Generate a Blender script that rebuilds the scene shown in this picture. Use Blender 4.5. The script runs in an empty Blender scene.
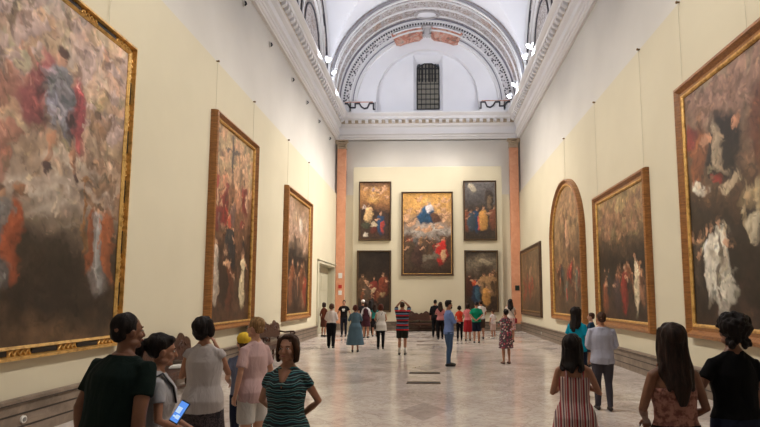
import bpy, bmesh, math, random
import numpy as np
from mathutils import Vector, Matrix, Euler
PI = math.pi
V = Vector
scene = bpy.context.scene
COL = scene.collection
random.seed(7)

# ------------------------------------------------------------------ helpers
def lin(c):
    return tuple(((x/255)/12.92 if x/255 <= .04045 else ((x/255+.055)/1.055)**2.4) for x in c)

def mat(name, rgb=(200, 200, 200), rough=.6, metal=0.0, emis=None, estr=0, spec=None):
    m = bpy.data.materials.new(name); m.use_nodes = True
    b = m.node_tree.nodes['Principled BSDF']
    b.inputs['Base Color'].default_value = (*lin(rgb), 1)
    b.inputs['Roughness'].default_value = rough
    b.inputs['Metallic'].default_value = metal
    if spec is not None: b.inputs['Specular IOR Level'].default_value = spec
    if emis:
        b.inputs['Emission Color'].default_value = (*lin(emis), 1)
        b.inputs['Emission Strength'].default_value = estr
    return m

class NT:
    """small node helper"""
    def __init__(s, m):
        s.t = m.node_tree; s.n = s.t.nodes; s.b = s.n['Principled BSDF']
        s.tc = s.n.new('ShaderNodeTexCoord')
    def link(s, a, b): s.t.links.new(a, b)
    def noise(s, scale, detail=3, rough=.5, vec=None, dist=0):
        n = s.n.new('ShaderNodeTexNoise'); n.inputs['Scale'].default_value = scale
        n.inputs['Detail'].default_value = detail; n.inputs['Roughness'].default_value = rough
        n.inputs['Distortion'].default_value = dist
        s.link(vec or s.tc.outputs['Object'], n.inputs['Vector']); return n.outputs['Fac']
    def voro(s, scale, vec=None, feature='F1', out='Distance'):
        n = s.n.new('ShaderNodeTexVoronoi'); n.feature = feature; n.inputs['Scale'].default_value = scale
        s.link(vec or s.tc.outputs['Object'], n.inputs['Vector']); return n.outputs[out]
    def mapping(s, scale, rot=(0, 0, 0)):
        n = s.n.new('ShaderNodeMapping'); n.inputs['Scale'].default_value = scale
        n.inputs['Rotation'].default_value = rot
        s.link(s.tc.outputs['Object'], n.inputs['Vector']); return n.outputs['Vector']
    def ramp(s, fac, stops, const=False):
        n = s.n.new('ShaderNodeValToRGB'); e = n.color_ramp.elements
        if const: n.color_ramp.interpolation = 'CONSTANT'
        while len(e) < len(stops): e.new(.5)
        for i, (p, c) in enumerate(stops):
            e[i].position = p; e[i].color = (*lin(c), 1)
        s.link(fac, n.inputs['Fac']); return n.outputs['Color']
    def mix(s, fac, a, b, mode='MIX'):
        n = s.n.new('ShaderNodeMix'); n.data_type = 'RGBA'; n.blend_type = mode
        if isinstance(fac, float): n.inputs[0].default_value = fac
        else: s.link(fac, n.inputs[0])
        for v, i in ((a, 6), (b, 7)):
            if isinstance(v, tuple): n.inputs[i].default_value = (*lin(v), 1)
            else: s.link(v, n.inputs[i])
        return n.outputs[2]
    def math(s, op, a, b=0.0, c=0.0):
        n = s.n.new('ShaderNodeMath'); n.operation = op
        for i, v in enumerate((a, b, c)):
            if isinstance(v, (int, float)): n.inputs[i].default_value = v
            else: s.link(v, n.inputs[i])
        return n.outputs[0]
    def xyz(s):
        n = s.n.new('ShaderNodeSeparateXYZ'); s.link(s.tc.outputs['Object'], n.inputs[0]); return n.outputs
    def color(s, c): s.link(c, s.b.inputs['Base Color'])
    def bump(s, h, strength=.3, dist=.01):
        n = s.n.new('ShaderNodeBump'); n.inputs['Strength'].default_value = strength
        n.inputs['Distance'].default_value = dist
        s.link(h, n.inputs['Height']); s.link(n.outputs['Normal'], s.b.inputs['Normal'])

def link_mesh(name, me, m=None, parent=None, smooth=False):
    o = bpy.data.objects.new(name, me); COL.objects.link(o)
    if m:
        for q in (m if isinstance(m, (list, tuple)) else [m]): me.materials.append(q)
    if parent: o.parent = parent
    if smooth: me.shade_smooth()
    return o

def obj(name, bm, m=None, parent=None, smooth=False):
    bmesh.ops.recalc_face_normals(bm, faces=bm.faces)
    me = bpy.data.meshes.new(name); bm.to_mesh(me); bm.free()
    return link_mesh(name, me, m, parent, smooth)

def tag(o, label=None, cat=None, group=None, kind=None):
    if label: o['label'] = label
    if cat: o['category'] = cat
    if group: o['group'] = group
    if kind: o['kind'] = kind
    return o

def empty(name, loc, rz=0, label=None, cat=None, group=None):
    o = bpy.data.objects.new(name, None); COL.objects.link(o)
    o.location = loc; o.rotation_euler = (0, 0, rz); o.empty_display_size = .1
    return tag(o, label, cat, group)

def struct(name, bm, m=None, smooth=False):
    o = obj(name, bm, m, None, smooth); o['kind'] = 'structure'; return o

def box(bm, x0, x1, y0, y1, z0, z1, M=None, bevel=0):
    vs = [bm.verts.new((x, y, z)) for x in (x0, x1) for y in (y0, y1) for z in (z0, z1)]
    f = [(0, 1, 3, 2), (4, 6, 7, 5), (0, 4, 5, 1), (2, 3, 7, 6), (0, 2, 6, 4), (1, 5, 7, 3)]
    fs = [bm.faces.new([vs[i] for i in q]) for q in f]
    if bevel:
        es = list({e for q in fs for e in q.edges})
        r = bmesh.ops.bevel(bm, geom=es, offset=bevel, segments=2, affect='EDGES', profile=.5)
        vs = list({v for q in r['faces'] for v in q.verts} | {v for v in vs if v.is_valid})
    if M is not None:
        for v in vs: v.co = M @ v.co
    return vs

def tube(bm, pts, rads, n=12, side=V((1, 0, 0)), round_ends=True):
    """sweep of ellipses; rads: list of r or (ra, rb); ra along 'side'"""
    pts = [V(p) for p in pts]; R = [(r, r) if isinstance(r, (int, float)) else r for r in rads]
    if round_ends:
        t0 = (pts[0]-pts[1]).normalized(); t1 = (pts[-1]-pts[-2]).normalized()
        a, b = R[0], R[-1]; ra, rb = min(a)*.9, min(b)*.9
        pts = [pts[0]+t0*ra, pts[0]+t0*ra*.75] + pts + [pts[-1]+t1*rb*.75, pts[-1]+t1*rb]
        R = [(a[0]*.25, a[1]*.25), (a[0]*.68, a[1]*.68)] + R + [(b[0]*.68, b[1]*.68), (b[0]*.25, b[1]*.25)]
    rings = []
    for i, p in enumerate(pts):
        t = (pts[min(i+1, len(pts)-1)]-pts[max(i-1, 0)])
        if t.length < 1e-9: t = V((0, 0, 1))
        t.normalize()
        s = side - t*side.dot(t)
        if s.length < .05: s = V((0, 1, 0)) - t*t.y
        s.normalize(); u = t.cross(s)
        rings.append([bm.verts.new(p + s*R[i][0]*math.cos(2*PI*k/n) + u*R[i][1]*math.sin(2*PI*k/n)) for k in range(n)])
    for a, b in zip(rings, rings[1:]):
        for k in range(n): bm.faces.new((a[k], a[(k+1) % n], b[(k+1) % n], b[k]))
    bm.faces.new(rings[0][::-1]); bm.faces.new(rings[-1])

def ell(bm, c, r, M=None, seg=16, rings=10):
    Q = Matrix.Translation(V(c)) @ (M if M is not None else Matrix.Identity(4)) @ Matrix.Diagonal((*r, 1))
    bmesh.ops.create_uvsphere(bm, u_segments=seg, v_segments=rings, radius=1, matrix=Q)

def lathe(bm, prof, c=(0, 0, 0), n=16):
    rings = [[bm.verts.new((c[0]+r*math.cos(2*PI*k/n), c[1]+r*math.sin(2*PI*k/n), c[2]+z)) for k in range(n)] for r, z in prof]
    for a, b in zip(rings, rings[1:]):
        for k in range(n): bm.faces.new((a[k], a[(k+1) % n], b[(k+1) % n], b[k]))
    bm.faces.new(rings[0][::-1]); bm.faces.new(rings[-1])

def extrude_profile(bm, prof, f0, f1):
    """closed profile list of 2D points; f0/f1 map 2D point -> 3D at both ends"""
    a = [bm.verts.new(f0(p)) for p in prof]; b = [bm.verts.new(f1(p)) for p in prof]
    n = len(prof)
    for i in range(n): bm.faces.new((a[i], a[(i+1) % n], b[(i+1) % n], b[i]))
    bm.faces.new(a[::-1]); bm.faces.new(b)

# ------------------------------------------------------------------ dimensions
XL, XR, YB, YF = -5.5, 5.16, 31.3, -9.0      # panel faces, back wall, wall behind the viewer
CX = (XL+XR)/2
ZP, ZC0, ZC1 = 7.93, 11.15, 12.75            # panel top, cornice bottom and top
Z0 = 13.3                                    # arch spring height

# ------------------------------------------------------------------ materials
M = {}
def wallmat(name, rgb, var=8, rough=.75):
    m = mat(name, rgb, rough); t = NT(m)
    lo = tuple(max(0, c-var) for c in rgb); hi = tuple(min(255, c+var*.6) for c in rgb)
    t.color(t.ramp(t.noise(.6, 5), [(.3, lo), (.7, hi)])); t.bump(t.noise(30, 3), .06, .01); return m
M['panel'] = wallmat('cream_painted_panel', (200, 191, 166), 4)
M['upper'] = wallmat('pale_grey_plaster', (198, 194, 187), 5)
M['white'] = wallmat('white_plaster', (226, 226, 230), 4)
M['stucco'] = wallmat('warm_white_stucco', (226, 225, 226), 4)
M['stucco2'] = wallmat('grey_stucco', (176, 172, 172), 12)  # greyer stucco for panel dividers, medallion ring and keystone
M['dark'] = mat('dark_grey_paint', (62, 60, 66), .7)
def fresco():
    m = mat('painted_scroll_fresco', (210, 205, 200), .7); t = NT(m)
    n1 = t.noise(2.8, 3, .55, dist=2.6); n2 = t.noise(5.5, 4, .6, dist=1.6); n3 = t.noise(.7, 2)
    c = t.ramp(n1, [(.0, (214, 211, 212)), (.43, (212, 208, 208)), (.47, (128, 116, 110)), (.51, (164, 150, 138)), (.54, (212, 208, 208)), (1, (216, 213, 214))])
    c2 = t.ramp(n2, [(.0, (110, 102, 98)), (.36, (160, 148, 138)), (.43, (235, 233, 232)), (.58, (235, 233, 232)), (.62, (150, 138, 128)), (.68, (235, 233, 232))])
    c = t.mix(1.0, c, c2, 'MULTIPLY')
    w = t.ramp(n3, [(.56, (255, 255, 255)), (.72, (240, 214, 194))])
    t.color(t.mix(1.0, c, w, 'MULTIPLY')); t.bump(n1, .4, .03); return m
M['fresco'] = fresco()
def dotted():
    m = mat('dotted_stucco_relief', (210, 206, 204), .7); t = NT(m)
    v = t.voro(7.5); t.color(t.ramp(v, [(.34, (64, 60, 68)), (.44, (205, 202, 203)), (1, (216, 213, 214))])); t.bump(v, .5, .03); return m
M['dotted'] = dotted()
def redfresco():
    m = mat('terracotta_fresco', (186, 130, 110), .7); t = NT(m)
    n = t.noise(2.2, 4, .6, dist=1.5)
    t.color(t.ramp(n, [(.35, (128, 112, 100)), (.46, (190, 120, 100)), (.56, (206, 168, 150)), (.66, (150, 140, 132))])); return m
M['redfresco'] = redfresco()

def floor_mat():
    m = mat('polished_marble_tiles', (196, 186, 176), .13, spec=.6); t = NT(m)
    br = t.n.new('ShaderNodeTexBrick'); br.offset = 0; br.squash = 1
    for k, v in (('Scale', 1.0), ('Mortar Size', .004), ('Brick Width', .8), ('Row Height', .8), ('Bias', 0), ('Mortar Smooth', .3)):
        br.inputs[k].default_value = v
    br.inputs['Color1'].default_value = (*lin((226, 219, 212)), 1)
    br.inputs['Color2'].default_value = (*lin((212, 203, 196)), 1)
    br.inputs['Mortar'].default_value = (*lin((176, 166, 160)), 1)
    t.link(t.mapping((1, 1, 1), (0, 0, PI/4)), br.inputs['Vector'])
    base = br.outputs['Color']
    clouds = t.ramp(t.noise(.55, 6, .65, dist=1.0), [(.3, (216, 209, 206)), (.5, (244, 241, 238)), (.7, (255, 253, 250))])
    base = t.mix(1.0, base, clouds, 'MULTIPLY')
    ve = t.ramp(t.noise(1.6, 8, .7, dist=2.5), [(.44, (255, 255, 255)), (.495, (212, 206, 204)), (.53, (255, 255, 255))])
    base = t.mix(.75, base, ve, 'MULTIPLY')
    X = t.xyz()
    dx = t.math('PINGPONG', t.math('ADD', X[0], .12+4.4*10), 2.2)
    dy = t.math('PINGPONG', t.math('ADD', X[1], -9.15+5.6*10), 2.8)
    dd = t.math('LESS_THAN', t.math('ADD', dx, t.math('MULTIPLY', dy, .55)), .40)
    base = t.mix(t.math('MULTIPLY', dd, .45), base, (140, 130, 128))
    t.color(base)
    r = t.n.new('ShaderNodeMapRange'); t.link(t.noise(1.3, 4), r.inputs[0])
    r.inputs[1].default_value = .3; r.inputs[2].default_value = .7; r.inputs[3].default_value = .10; r.inputs[4].default_value = .22
    t.link(r.outputs[0], t.b.inputs['Roughness'])
    t.bump(t.noise(5, 2), .035, .01)
    return m
M['floor'] = floor_mat()
def stone_base():
    m = mat('grey_brown_stone', (112, 98, 84), .4); t = NT(m)
    n = t.noise(3.0, 7, .7, dist=.8)
    t.color(t.ramp(n, [(.3, (92, 79, 67)), (.5, (118, 103, 89)), (.7, (140, 124, 108))])); return m
M['base'] = stone_base()
M['base_dark'] = mat('dark_stone_groove', (48, 40, 34), .5)
def pink_marble():
    m = mat('salmon_marble', (196, 134, 104), .35); t = NT(m)
    n = t.noise(1.6, 6, .65, dist=1.5)
    t.color(t.ramp(n, [(.3, (202, 140, 106)), (.5, (212, 150, 116)), (.7, (222, 166, 132))])); return m
M['salmon'] = pink_marble()
def wood(name, a, b, rough=.35, sc=3):
    m = mat(name, a, rough); t = NT(m)
    n = t.noise(sc, 6, .6, t.mapping((1, 1, 8)), 1.0)
    t.color(t.ramp(n, [(.3, a), (.7, b)])); t.bump(t.noise(22, 3, .6), .5, .02); return m
M['darkwood'] = wood('dark_walnut', (44, 24, 16), (78, 44, 28))
M['framewood'] = wood('gilded_oak', (112, 70, 34), (166, 112, 58), .35, 4)
M['frameblack'] = mat('black_lacquer', (26, 22, 20), .3)
def gold():
    m = mat('antique_gold_leaf', (200, 160, 90), .34, .45); t = NT(m)
    n = t.noise(9, 5, .6); t.color(t.ramp(n, [(.3, (160, 116, 56)), (.55, (222, 178, 104))])); t.bump(t.noise(40, 3), .5, .01); return m
M['gold'] = gold()
M['dullgold'] = wood('worn_bronze_gilding', (96, 72, 40), (142, 110, 62), .4, 5)
M['brass'] = mat('brass', (190, 150, 80), .3, .9)
M['steel'] = mat('brushed_steel', (150, 150, 150), .35, .9)
M['lampbody'] = mat('white_lamp_housing', (205, 205, 208), .4)
M['lamp'] = mat('lamp_lens', (255, 255, 255), .3, emis=(235, 242, 255), estr=22)
M['glass'] = mat('dim_leaded_glass', (128, 124, 112), .25)
M['iron'] = mat('black_window_lead', (20, 19, 20), .5)
M['black'] = mat('black_plastic', (18, 18, 20), .45)
M['paper'] = mat('white_card', (225, 222, 214), .7)
M['doorleaf'] = wallmat('grey_green_door_paint', (182, 176, 152), 8, .6)
M['jamb'] = wallmat('pale_door_jamb', (190, 184, 160), 6, .6)

# ------------------------------------------------------------------ setting
bm = bmesh.new(); box(bm, XL-1.4, XR+.3, YF-.3, YB+.4, -.2, 0); struct('floor', bm, M['floor'])

DY0, DY1, DZ = 26.3, 30.55, 3.56         # opening in the left wall
bm = bmesh.new()
box(bm, XL-.3, XL-.1, YF, DY0, 0, Z0+6); box(bm, XL-.3, XL-.1, DY1, YB+.3, 0, Z0+6); box(bm, XL-.3, XL-.1, DY0, DY1, DZ, Z0+6)
struct('wall_left', bm, M['upper'])
bm = bmesh.new(); box(bm, XR+.1, XR+.3, YF, YB+.3, 0, Z0+6); struct('wall_right', bm, M['upper'])
bm = bmesh.new(); box(bm, XL-.3, XR+.3, YF-.3, YF, 0, Z0+6); struct('wall_front', bm, M['upper'])
# back wall with arched niche and window hole in the lunette
NX0, NX1, NZ0, NR = CX-3.07, CX+3.07, 13.2, 3.05
def back_wall():
    bm = bmesh.new()
    # around the niche: polygonal ring between niche arch and big arch block
    n = 40; inner = [(NX0, ZC1)]+[(CX-3.07*math.cos(PI*k/n), 13.75+NR*math.sin(PI*k/n)) for k in range(n+1)]+[(NX1, ZC1)]
    outer = [(XL-.3, ZC1)]
    for k in range(n+1):
        a = PI*k/n; s = 7.5
        outer.append((CX-s*math.cos(a), 13.75+s*math.sin(a)))
    outer.append((XR+.3, ZC1))
    f = [bm.verts.new((x, YB, z)) for x, z in inner]; g = [bm.verts.new((x, YB, z)) for x, z in outer]
    f2 = [bm.verts.new((x, YB+.35, z)) for x, z in inner]
    for i in range(len(f)-1):
        bm.faces.new((f[i], f[i+1], g[i+1], g[i])); bm.faces.new((f[i], f2[i], f2[i+1], f[i+1]))
    return bm
struct('wall_lunette', back_wall(), M['white'])
bm = bmesh.new(); box(bm, XL-.3, XR+.3, YB, YB+.3, 0, ZC1); struct('wall_back', bm, M['upper'])
WX0, WX1, WZ0, WZ1 = -.78, .56, 13.36, 16.25
bm = bmesh.new()        # niche back with window hole, splayed reveal
Y2 = YB+.35
ox0, ox1, oz0, oz1 = WX0-.22, WX1+.22, 13.1, 16.62
box(bm, NX0-.2, ox0, Y2, Y2+.1, ZC1-.2, 17.3); box(bm, ox1, NX1+.2, Y2, Y2+.1, ZC1-.2, 17.3)
box(bm, ox0, ox1, Y2, Y2+.1, oz1, 17.3); box(bm, ox0, ox1, Y2, Y2+.1, ZC1-.2, oz0)
a = [bm.verts.new(p) for p in ((ox0, Y2, oz0), (ox1, Y2, oz0), (ox1, Y2, oz1), (ox0, Y2, oz1))]
b = [bm.verts.new(p) for p in ((WX0, Y2+.5, WZ0), (WX1, Y2+.5, WZ0), (WX1, Y2+.5, WZ1), (WX0, Y2+.5, WZ1))]
for i in range(4): bm.faces.new((a[i], a[(i+1) % 4], b[(i+1) % 4], b[i]))
struct('wall_niche', bm, M['white'])
# window
w = bpy.data.objects.new('window_1', None); COL.objects.link(w); w.location = ((WX0+WX1)/2, Y2+.42, WZ0); w['kind'] = 'structure'
W2, H2 = (WX1-WX0)/2, WZ1-WZ0
bm = bmesh.new()
pane = [(-W2, 0), (W2, 0), (W2, H2-.25), (W2*.35, H2), (-W2*.35, H2), (-W2, H2-.25)]
extrude_profile(bm, pane, lambda p: (p[0], .03, p[1]), lambda p: (p[0], .06, p[1])); obj('pane', bm, M['glass'], w)
bm = bmesh.new()
for i in range(6):
    x = -W2+i*W2/2.5; zt = H2 if abs(x) < W2*.4 else H2-.12
    box(bm, x-.02, x+.02, -.02, .025, 0, zt)
for i in range(9): box(bm, -W2, W2, -.02, .025, i*.32-.018, i*.32+.018)
box(bm, -W2, W2, -.02, .025, H2-.3, H2-.26)
for k in range(6): box(bm, -W2+.08+k*.2, -W2+.17+k*.2, -.03, .03, H2-1.15, H2-.02)
obj('lead_lattice', bm, M['iron'], w)
bm = bmesh.new()
for p, q in zip(pane, pane[1:]+pane[:1]): tube(bm, [(p[0], 0, p[1]), (q[0], 0, q[1])], [.04, .04], 6, V((0, 1, 0)))
obj('window_frame', bm, M['iron'], w)

# cream display panels on side walls and back wall
bm = bmesh.new()
box(bm, XL-.1, XL, YF, DY0-.25, 0, ZP); box(bm, XL-.1, XL, DY1+.1, YB-.0, 0, ZP); box(bm, XL-.1, XL, DY0-.25, DY1+.1, DZ+.05, ZP)
struct('wall_panel_left', bm, M['panel'])
bm = bmesh.new(); box(bm, XR, XR+.1, YF, YB, 0, ZP); struct('wall_panel_right', bm, M['panel'])
bm = bmesh.new(); box(bm, -4.97, 4.62, YB-.12, YB, 0, 7.86); box(bm, -4.5, 4.15, YB-.3, YB-.12, 0, 9.5, bevel=.02)
struct('wall_panel_back', bm, M['panel'])

# baseboards
def baseboard(name, f, a, b):
    bm = bmesh.new()
    prof = [(0, 0), (.05, 0), (.05, .14), (.042, .15), (.05, .16), (.05, .31), (.042, .32), (.05, .33), (.05, .46), (.085, .475), (.085, .52), (.06, .535), (0, .535)]
    extrude_profile(bm, prof, lambda p: f(p, a), lambda p: f(p, b))
    o = struct(name, bm, M['base'])
    bm = bmesh.new()
    for z in (.15, .32): extrude_profile(bm, [(.04, z-.012), (.052, z-.012), (.052, z+.012), (.04, z+.012)], lambda p: f(p, a), lambda p: f(p, b))
    extrude_profile(bm, [(.05, .455), (.088, .468), (.088, .48), (.05, .468)], lambda p: f(p, a), lambda p: f(p, b))
    obj('groove', bm, M['base_dark'], o)
baseboard('baseboard_left', lambda p, t: (XL+p[0], t, p[1]), YF, DY0-.25)
baseboard('baseboard_right', lambda p, t: (XR-p[0], t, p[1]), YF, YB)
baseboard('baseboard_back', lambda p, t: (t, YB-.3-p[0], p[1]), -4.5, 4.15)

# door opening recess in left wall
d = bpy.data.objects.new('door_1', None); COL.objects.link(d); d.location = (XL, (DY0+DY1)/2, 0); d['kind'] = 'structure'
hw = (DY1-DY0)/2
bm = bmesh.new()   # lining of the passage
box(bm, -1.35, -1.3, -hw-.1, hw+.1, 0, DZ); box(bm, -1.3, -.05, -hw-.1, -hw+.03, 0, DZ); box(bm, -1.3, -.05, hw-.03, hw+.1, 0, DZ); box(bm, -1.3, -.05, -hw, hw, DZ-.03, DZ+.1)
obj('door_lining', bm, M['doorleaf'], d)
bm = bmesh.new()
box(bm, -.1, .06, -hw-.28, -hw, 0, DZ+.12, bevel=.015); box(bm, -.1, .06, hw, hw+.18, 0, DZ+.12, bevel=.015); box(bm, -.1, .07, -hw, hw, DZ, DZ+.14, bevel=.015)
box(bm, -.1, .12, -hw-.3, hw+.2, DZ+.14, DZ+.2, bevel=.01)
obj('door_frame', bm, M['jamb'], d)
bm = bmesh.new(); box(bm, -.40, -.34, -hw+.04, -.03, .02, DZ-.04); box(bm, -.40, -.34, .03, hw-.04, .02, DZ-.04)
for z0 in (.25, 1.25, 2.25): box(bm, -.34, -.315, -hw+.25, -.25, z0, z0+.8, bevel=.01); box(bm, -.34, -.315, .25, hw-.25, z0, z0+.8, bevel=.01)
lf = obj('door_leaf', bm, M['doorleaf'], d)
bm = bmesh.new(); tube(bm, [(-.28, .12, 1.0), (-.28, .12, 1.18)], [.015, .015], 8); obj('door_handle', bm, M['brass'], lf)
bm = bmesh.new(); tube(bm, [(-.3, -hw+.6, 3.5), (-.3, -hw+1.3, 3.3), (-.3, -hw+1.0, 2.9)], [.03, .03, .03], 6); box(bm, -.34, -.26, -hw+1.0, -hw+1.6, 3.2, 3.4)
obj('door_closer', bm, M['black'], d)

# entablature
PROF = [(-.1, ZC0), (.0, ZC0), (.0, ZC0+.05), (.06, ZC0+.09), (.06, ZC0+.2), (.1, ZC0+.22), (.1, ZC0+.32), (.17, ZC0+.38), (.17, ZC0+.43), (.08, ZC0+.46),
        (.08, ZC0+.8), (.13, ZC0+.84), (.2, ZC0+.9), (.2, ZC0+.95), (.24, ZC0+1.0), (.24, ZC0+1.2), (.44, ZC0+1.22), (.44, ZC0+1.38), (.5, ZC0+1.42), (.6, ZC0+1.52), (.6, ZC1), (-.1, ZC1)]
def entab(name, f, a, b):
    bm = bmesh.new(); extrude_profile(bm, PROF, lambda p: f(p, a), lambda p: f(p, b))
    o = struct(name, bm, M['stucco'])
    bm = bmesh.new(); n = int((b-a-.9)/.38)
    for i in range(n):
        t = a+.55+i*(b-a-1.1)/(n-1)
        extrude_profile(bm, [(.22, ZC0+1.02), (.30, ZC0+1.02), (.40, ZC0+1.08), (.42, ZC0+1.2), (.22, ZC0+1.2)], lambda p: f(p, t-.09), lambda p: f(p, t+.09))
    obj('modillion', bm, M['white'], o)['kind'] = 'stuff'
    bm = bmesh.new(); extrude_profile(bm, [(.238, ZC0+1.0), (.246, ZC0+1.0), (.246, ZC0+1.2), (.238, ZC0+1.2)], lambda p: f(p, a), lambda p: f(p, b))
    obj('modillion_band', bm, wallmat('tan_stucco_band', (190, 176, 156), 14), o)
entab('trim_1', lambda p, t: (XL+p[0], t, p[1]), YF, YB)
entab('trim_2', lambda p, t: (XR-p[0], t, p[1]), YF, YB)
entab('trim_3', lambda p, t: (t, YB-p[0], p[1]), XL, XR)

# corner pilasters
def pilaster(x0, x1, label):
    e = bpy.data.objects.new(label, None); COL.objects.link(e); e.location = ((x0+x1)/2, YB, 0); e['kind'] = 'structure'
    w = (x1-x0)/2
    bm = bmesh.new(); box(bm, -w, w, -.28, 0, .4, 10.62, bevel=.02); obj('shaft', bm, M['salmon'], e)
    bm = bmesh.new(); box(bm, -w-.04, w+.04, -.34, 0, 0, .38, bevel=.02); obj('plinth', bm, M['base'], e)
    bm = bmesh.new()
    box(bm, -w-.03, w+.03, -.32, 0, 10.62, 10.7, bevel=.015); box(bm, -w-.01, w+.01, -.3, 0, 10.7, 10.92)
    box(bm, -w-.1, w+.1, -.38, 0, 11.06, 11.15, bevel=.02)
    for s in (-1, 1):
        pts = [(s*(w+.02)+.11*(1-k/22)*math.cos(k*.55)*s, -.33, 10.98+.11*(1-k/22)*math.sin(k*.55)) for k in range(20)]
        tube(bm, pts, [.03]*20, 6, V((0, 1, 0)))
    tube(bm, [(-w, -.31, 11.0), (0, -.31, 10.94), (w, -.31, 11.0)], [.05, .05, .05], 8, V((0, 1, 0)))
    for i in range(5): ell(bm, (-w+.08+i*(2*w-.16)/4, -.3, 10.8), (.05, .05, .08), seg=8, rings=6)
    obj('capital', bm, wallmat('weathered_capital', (190, 172, 148), 22), e)
pilaster(-5.48, -4.96, 'trim_20')
pilaster(4.63, 5.15, 'trim_21')

# ------------------------------------------------------------------ vault
def arch_path(r, zb=ZC1, z0=Z0, n=48):
    P = [(CX-r, zb), (CX-r, z0)]
    P += [(CX-r*math.cos(PI*k/n), z0+r*math.sin(PI*k/n)) for k in range(1, n)]
    return P + [(CX+r, z0), (CX+r, zb)]
def arch(bm, prof, zb=ZC1, z0=Z0, n=48):
    """prof closed list of (r, y)"""
    rows = [[bm.verts.new((x, y, z)) for x, z in arch_path(r, zb, z0, n)] for r, y in prof]
    m = len(rows)
    for i in range(m):
        a, b = rows[i], rows[(i+1) % m]
        for k in range(len(a)-1): bm.faces.new((a[k], a[k+1], b[k+1], b[k]))
def ring_box(bm, r0, r1, y0, y1, **k): arch(bm, [(r0, y0), (r1, y0), (r1, y1), (r0, y1)], **k)

HWD = (XR-XL)/2+.1
LUN = [(24.05, 4.3), (12.35, 4.3), (.65, 4.3)]
LZ = 14.0
def zl(y):
    z = ZC1
    for c, r in LUN:
        if abs(y-c) < r: z = max(z, LZ+math.sqrt(r*r-(y-c)**2))
    return z
bm = bmesh.new()
ys = set([YF+.2*i for i in range(int((YB-YF)/.2)+1)]+[YB])
for c, r in LUN:
    for k in range(41): ys.add(c-r*math.cos(PI*k/40)*.9999)
    ys.add(c-r-.001); ys.add(c+r+.001)
ys = sorted(y for y in ys if YF <= y <= YB)
rows = []
N = 56
for y in ys:
    L = zl(y); row = [bm.verts.new((CX-HWD, y, ZC1-.2))]
    for k in range(N+1):
        a = PI*k/N; x = CX-HWD*math.cos(a); zb = Z0+HWD*math.sin(a)
        row.append(bm.verts.new((x, y, max(zb, L))))
    row.append(bm.verts.new((CX+HWD, y, ZC1-.2))); rows.append(row)
for a, b in zip(rows, rows[1:]):
    for k in range(len(a)-1): bm.faces.new((a[k], a[k+1], b[k+1], b[k]))
ce = struct('ceiling', bm, M['white'])

# decorated cross rib and arch mouldings at the far end (and further ribs towards the viewer)
def rib(y0, y1, name):
    bm = bmesh.new(); ring_box(bm, 5.22, 5.5, y0, y1)
    o = struct(name, bm, M['fresco'])
    bm = bmesh.new()
    for y, w in ((y0, .1), (y0+.35, .05), ((y0+y1)/2-.06, .1), (y1-.35, .06)): ring_box(bm, 5.15, 5.3, y-.0, y+w)
    obj('rib_moulding', bm, M['stucco'], o)
    bm = bmesh.new(); ring_box(bm, 5.24, 5.34, y0-.09, y0-.01); ring_box(bm, 5.17, 5.3, y0+.12, y0+.17)
    obj('rib_edge_line', bm, wallmat('mid_grey_line', (150, 147, 152), 10), o)
    bm = bmesh.new()
    for k in range(1, 12):
        a = PI*k/12; 
        for s0, s1 in ((y0+.42, (y0+y1)/2-.1), ((y0+y1)/2+.06, y1-.4)):
            q = Matrix.Translation((CX-5.2*math.cos(a), 0, Z0+5.2*math.sin(a))) @ Matrix.Rotation(a-PI/2, 4, 'Y')
            box(bm, -.06, .06, s0, s1, -.02, .03, q)
    obj('panel_divider', bm, M['stucco2'], o)
    return o
r1 = rib(28.4, 30.75, 'ceiling_rib')
rib(16.75, 19.65, 'ceiling_rib.001'); rib(5.05, 7.95, 'ceiling_rib.002')
bm = bmesh.new()        # crown medallion
q = Matrix.Translation((CX, 29.9, Z0+5.15))
ell(bm, (CX, 30.25, Z0+5.14), (.55, .30, .06), seg=24, rings=8); o = obj('crown_medallion', bm, M['white'], r1)
bm = bmesh.new(); tube(bm, [(CX+.72*math.cos(k*PI/12), 30.25+.4*math.sin(k*PI/12), Z0+5.14) for k in range(25)], [.06]*25, 6, V((0, 0, 1)), False)
obj('medallion_ring', bm, M['stucco2'], r1)

bm = bmesh.new(); ring_box(bm, 5.02, 5.4, 30.75, YB); ring_box(bm, 4.9, 5.1, 30.85, YB)
o = struct('trim_4', bm, M['stucco'])
bm = bmesh.new(); ring_box(bm, 5.12, 5.2, 30.69, 30.76); ring_box(bm, 4.40, 4.46, 31.06, 31.2); ring_box(bm, 4.28, 4.31, 31.1, 31.2)
obj('dark_line', bm, wallmat('grey_line', (128, 126, 136), 8), o)
bm = bmesh.new()        # dentil dots
for k in range(1, 92):
    a = PI*k/92
    q = Matrix.Translation((CX-4.93*math.cos(a), 30.83, Z0+4.93*math.sin(a))) @ Matrix.Rotation(a-PI/2, 4, 'Y')
    box(bm, -.045, .045, -.03, .05, -.045, .045, q)
obj('dentil_row', bm, M['dark'], o)['kind'] = 'stuff'
bm = bmesh.new(); ring_box(bm, 4.6, 4.9, 31.0, YB); obj('dotted_band', bm, M['dotted'], o)
bm = bmesh.new(); ring_box(bm, 4.30, 4.6, 31.1, YB, zb=13.35); ring_box(bm, 4.22, 4.3, 31.06, YB, zb=13.6); ring_box(bm, 4.52, 4.62, 30.96, YB)
obj('inner_moulding', bm, M['stucco'], o)
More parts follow.
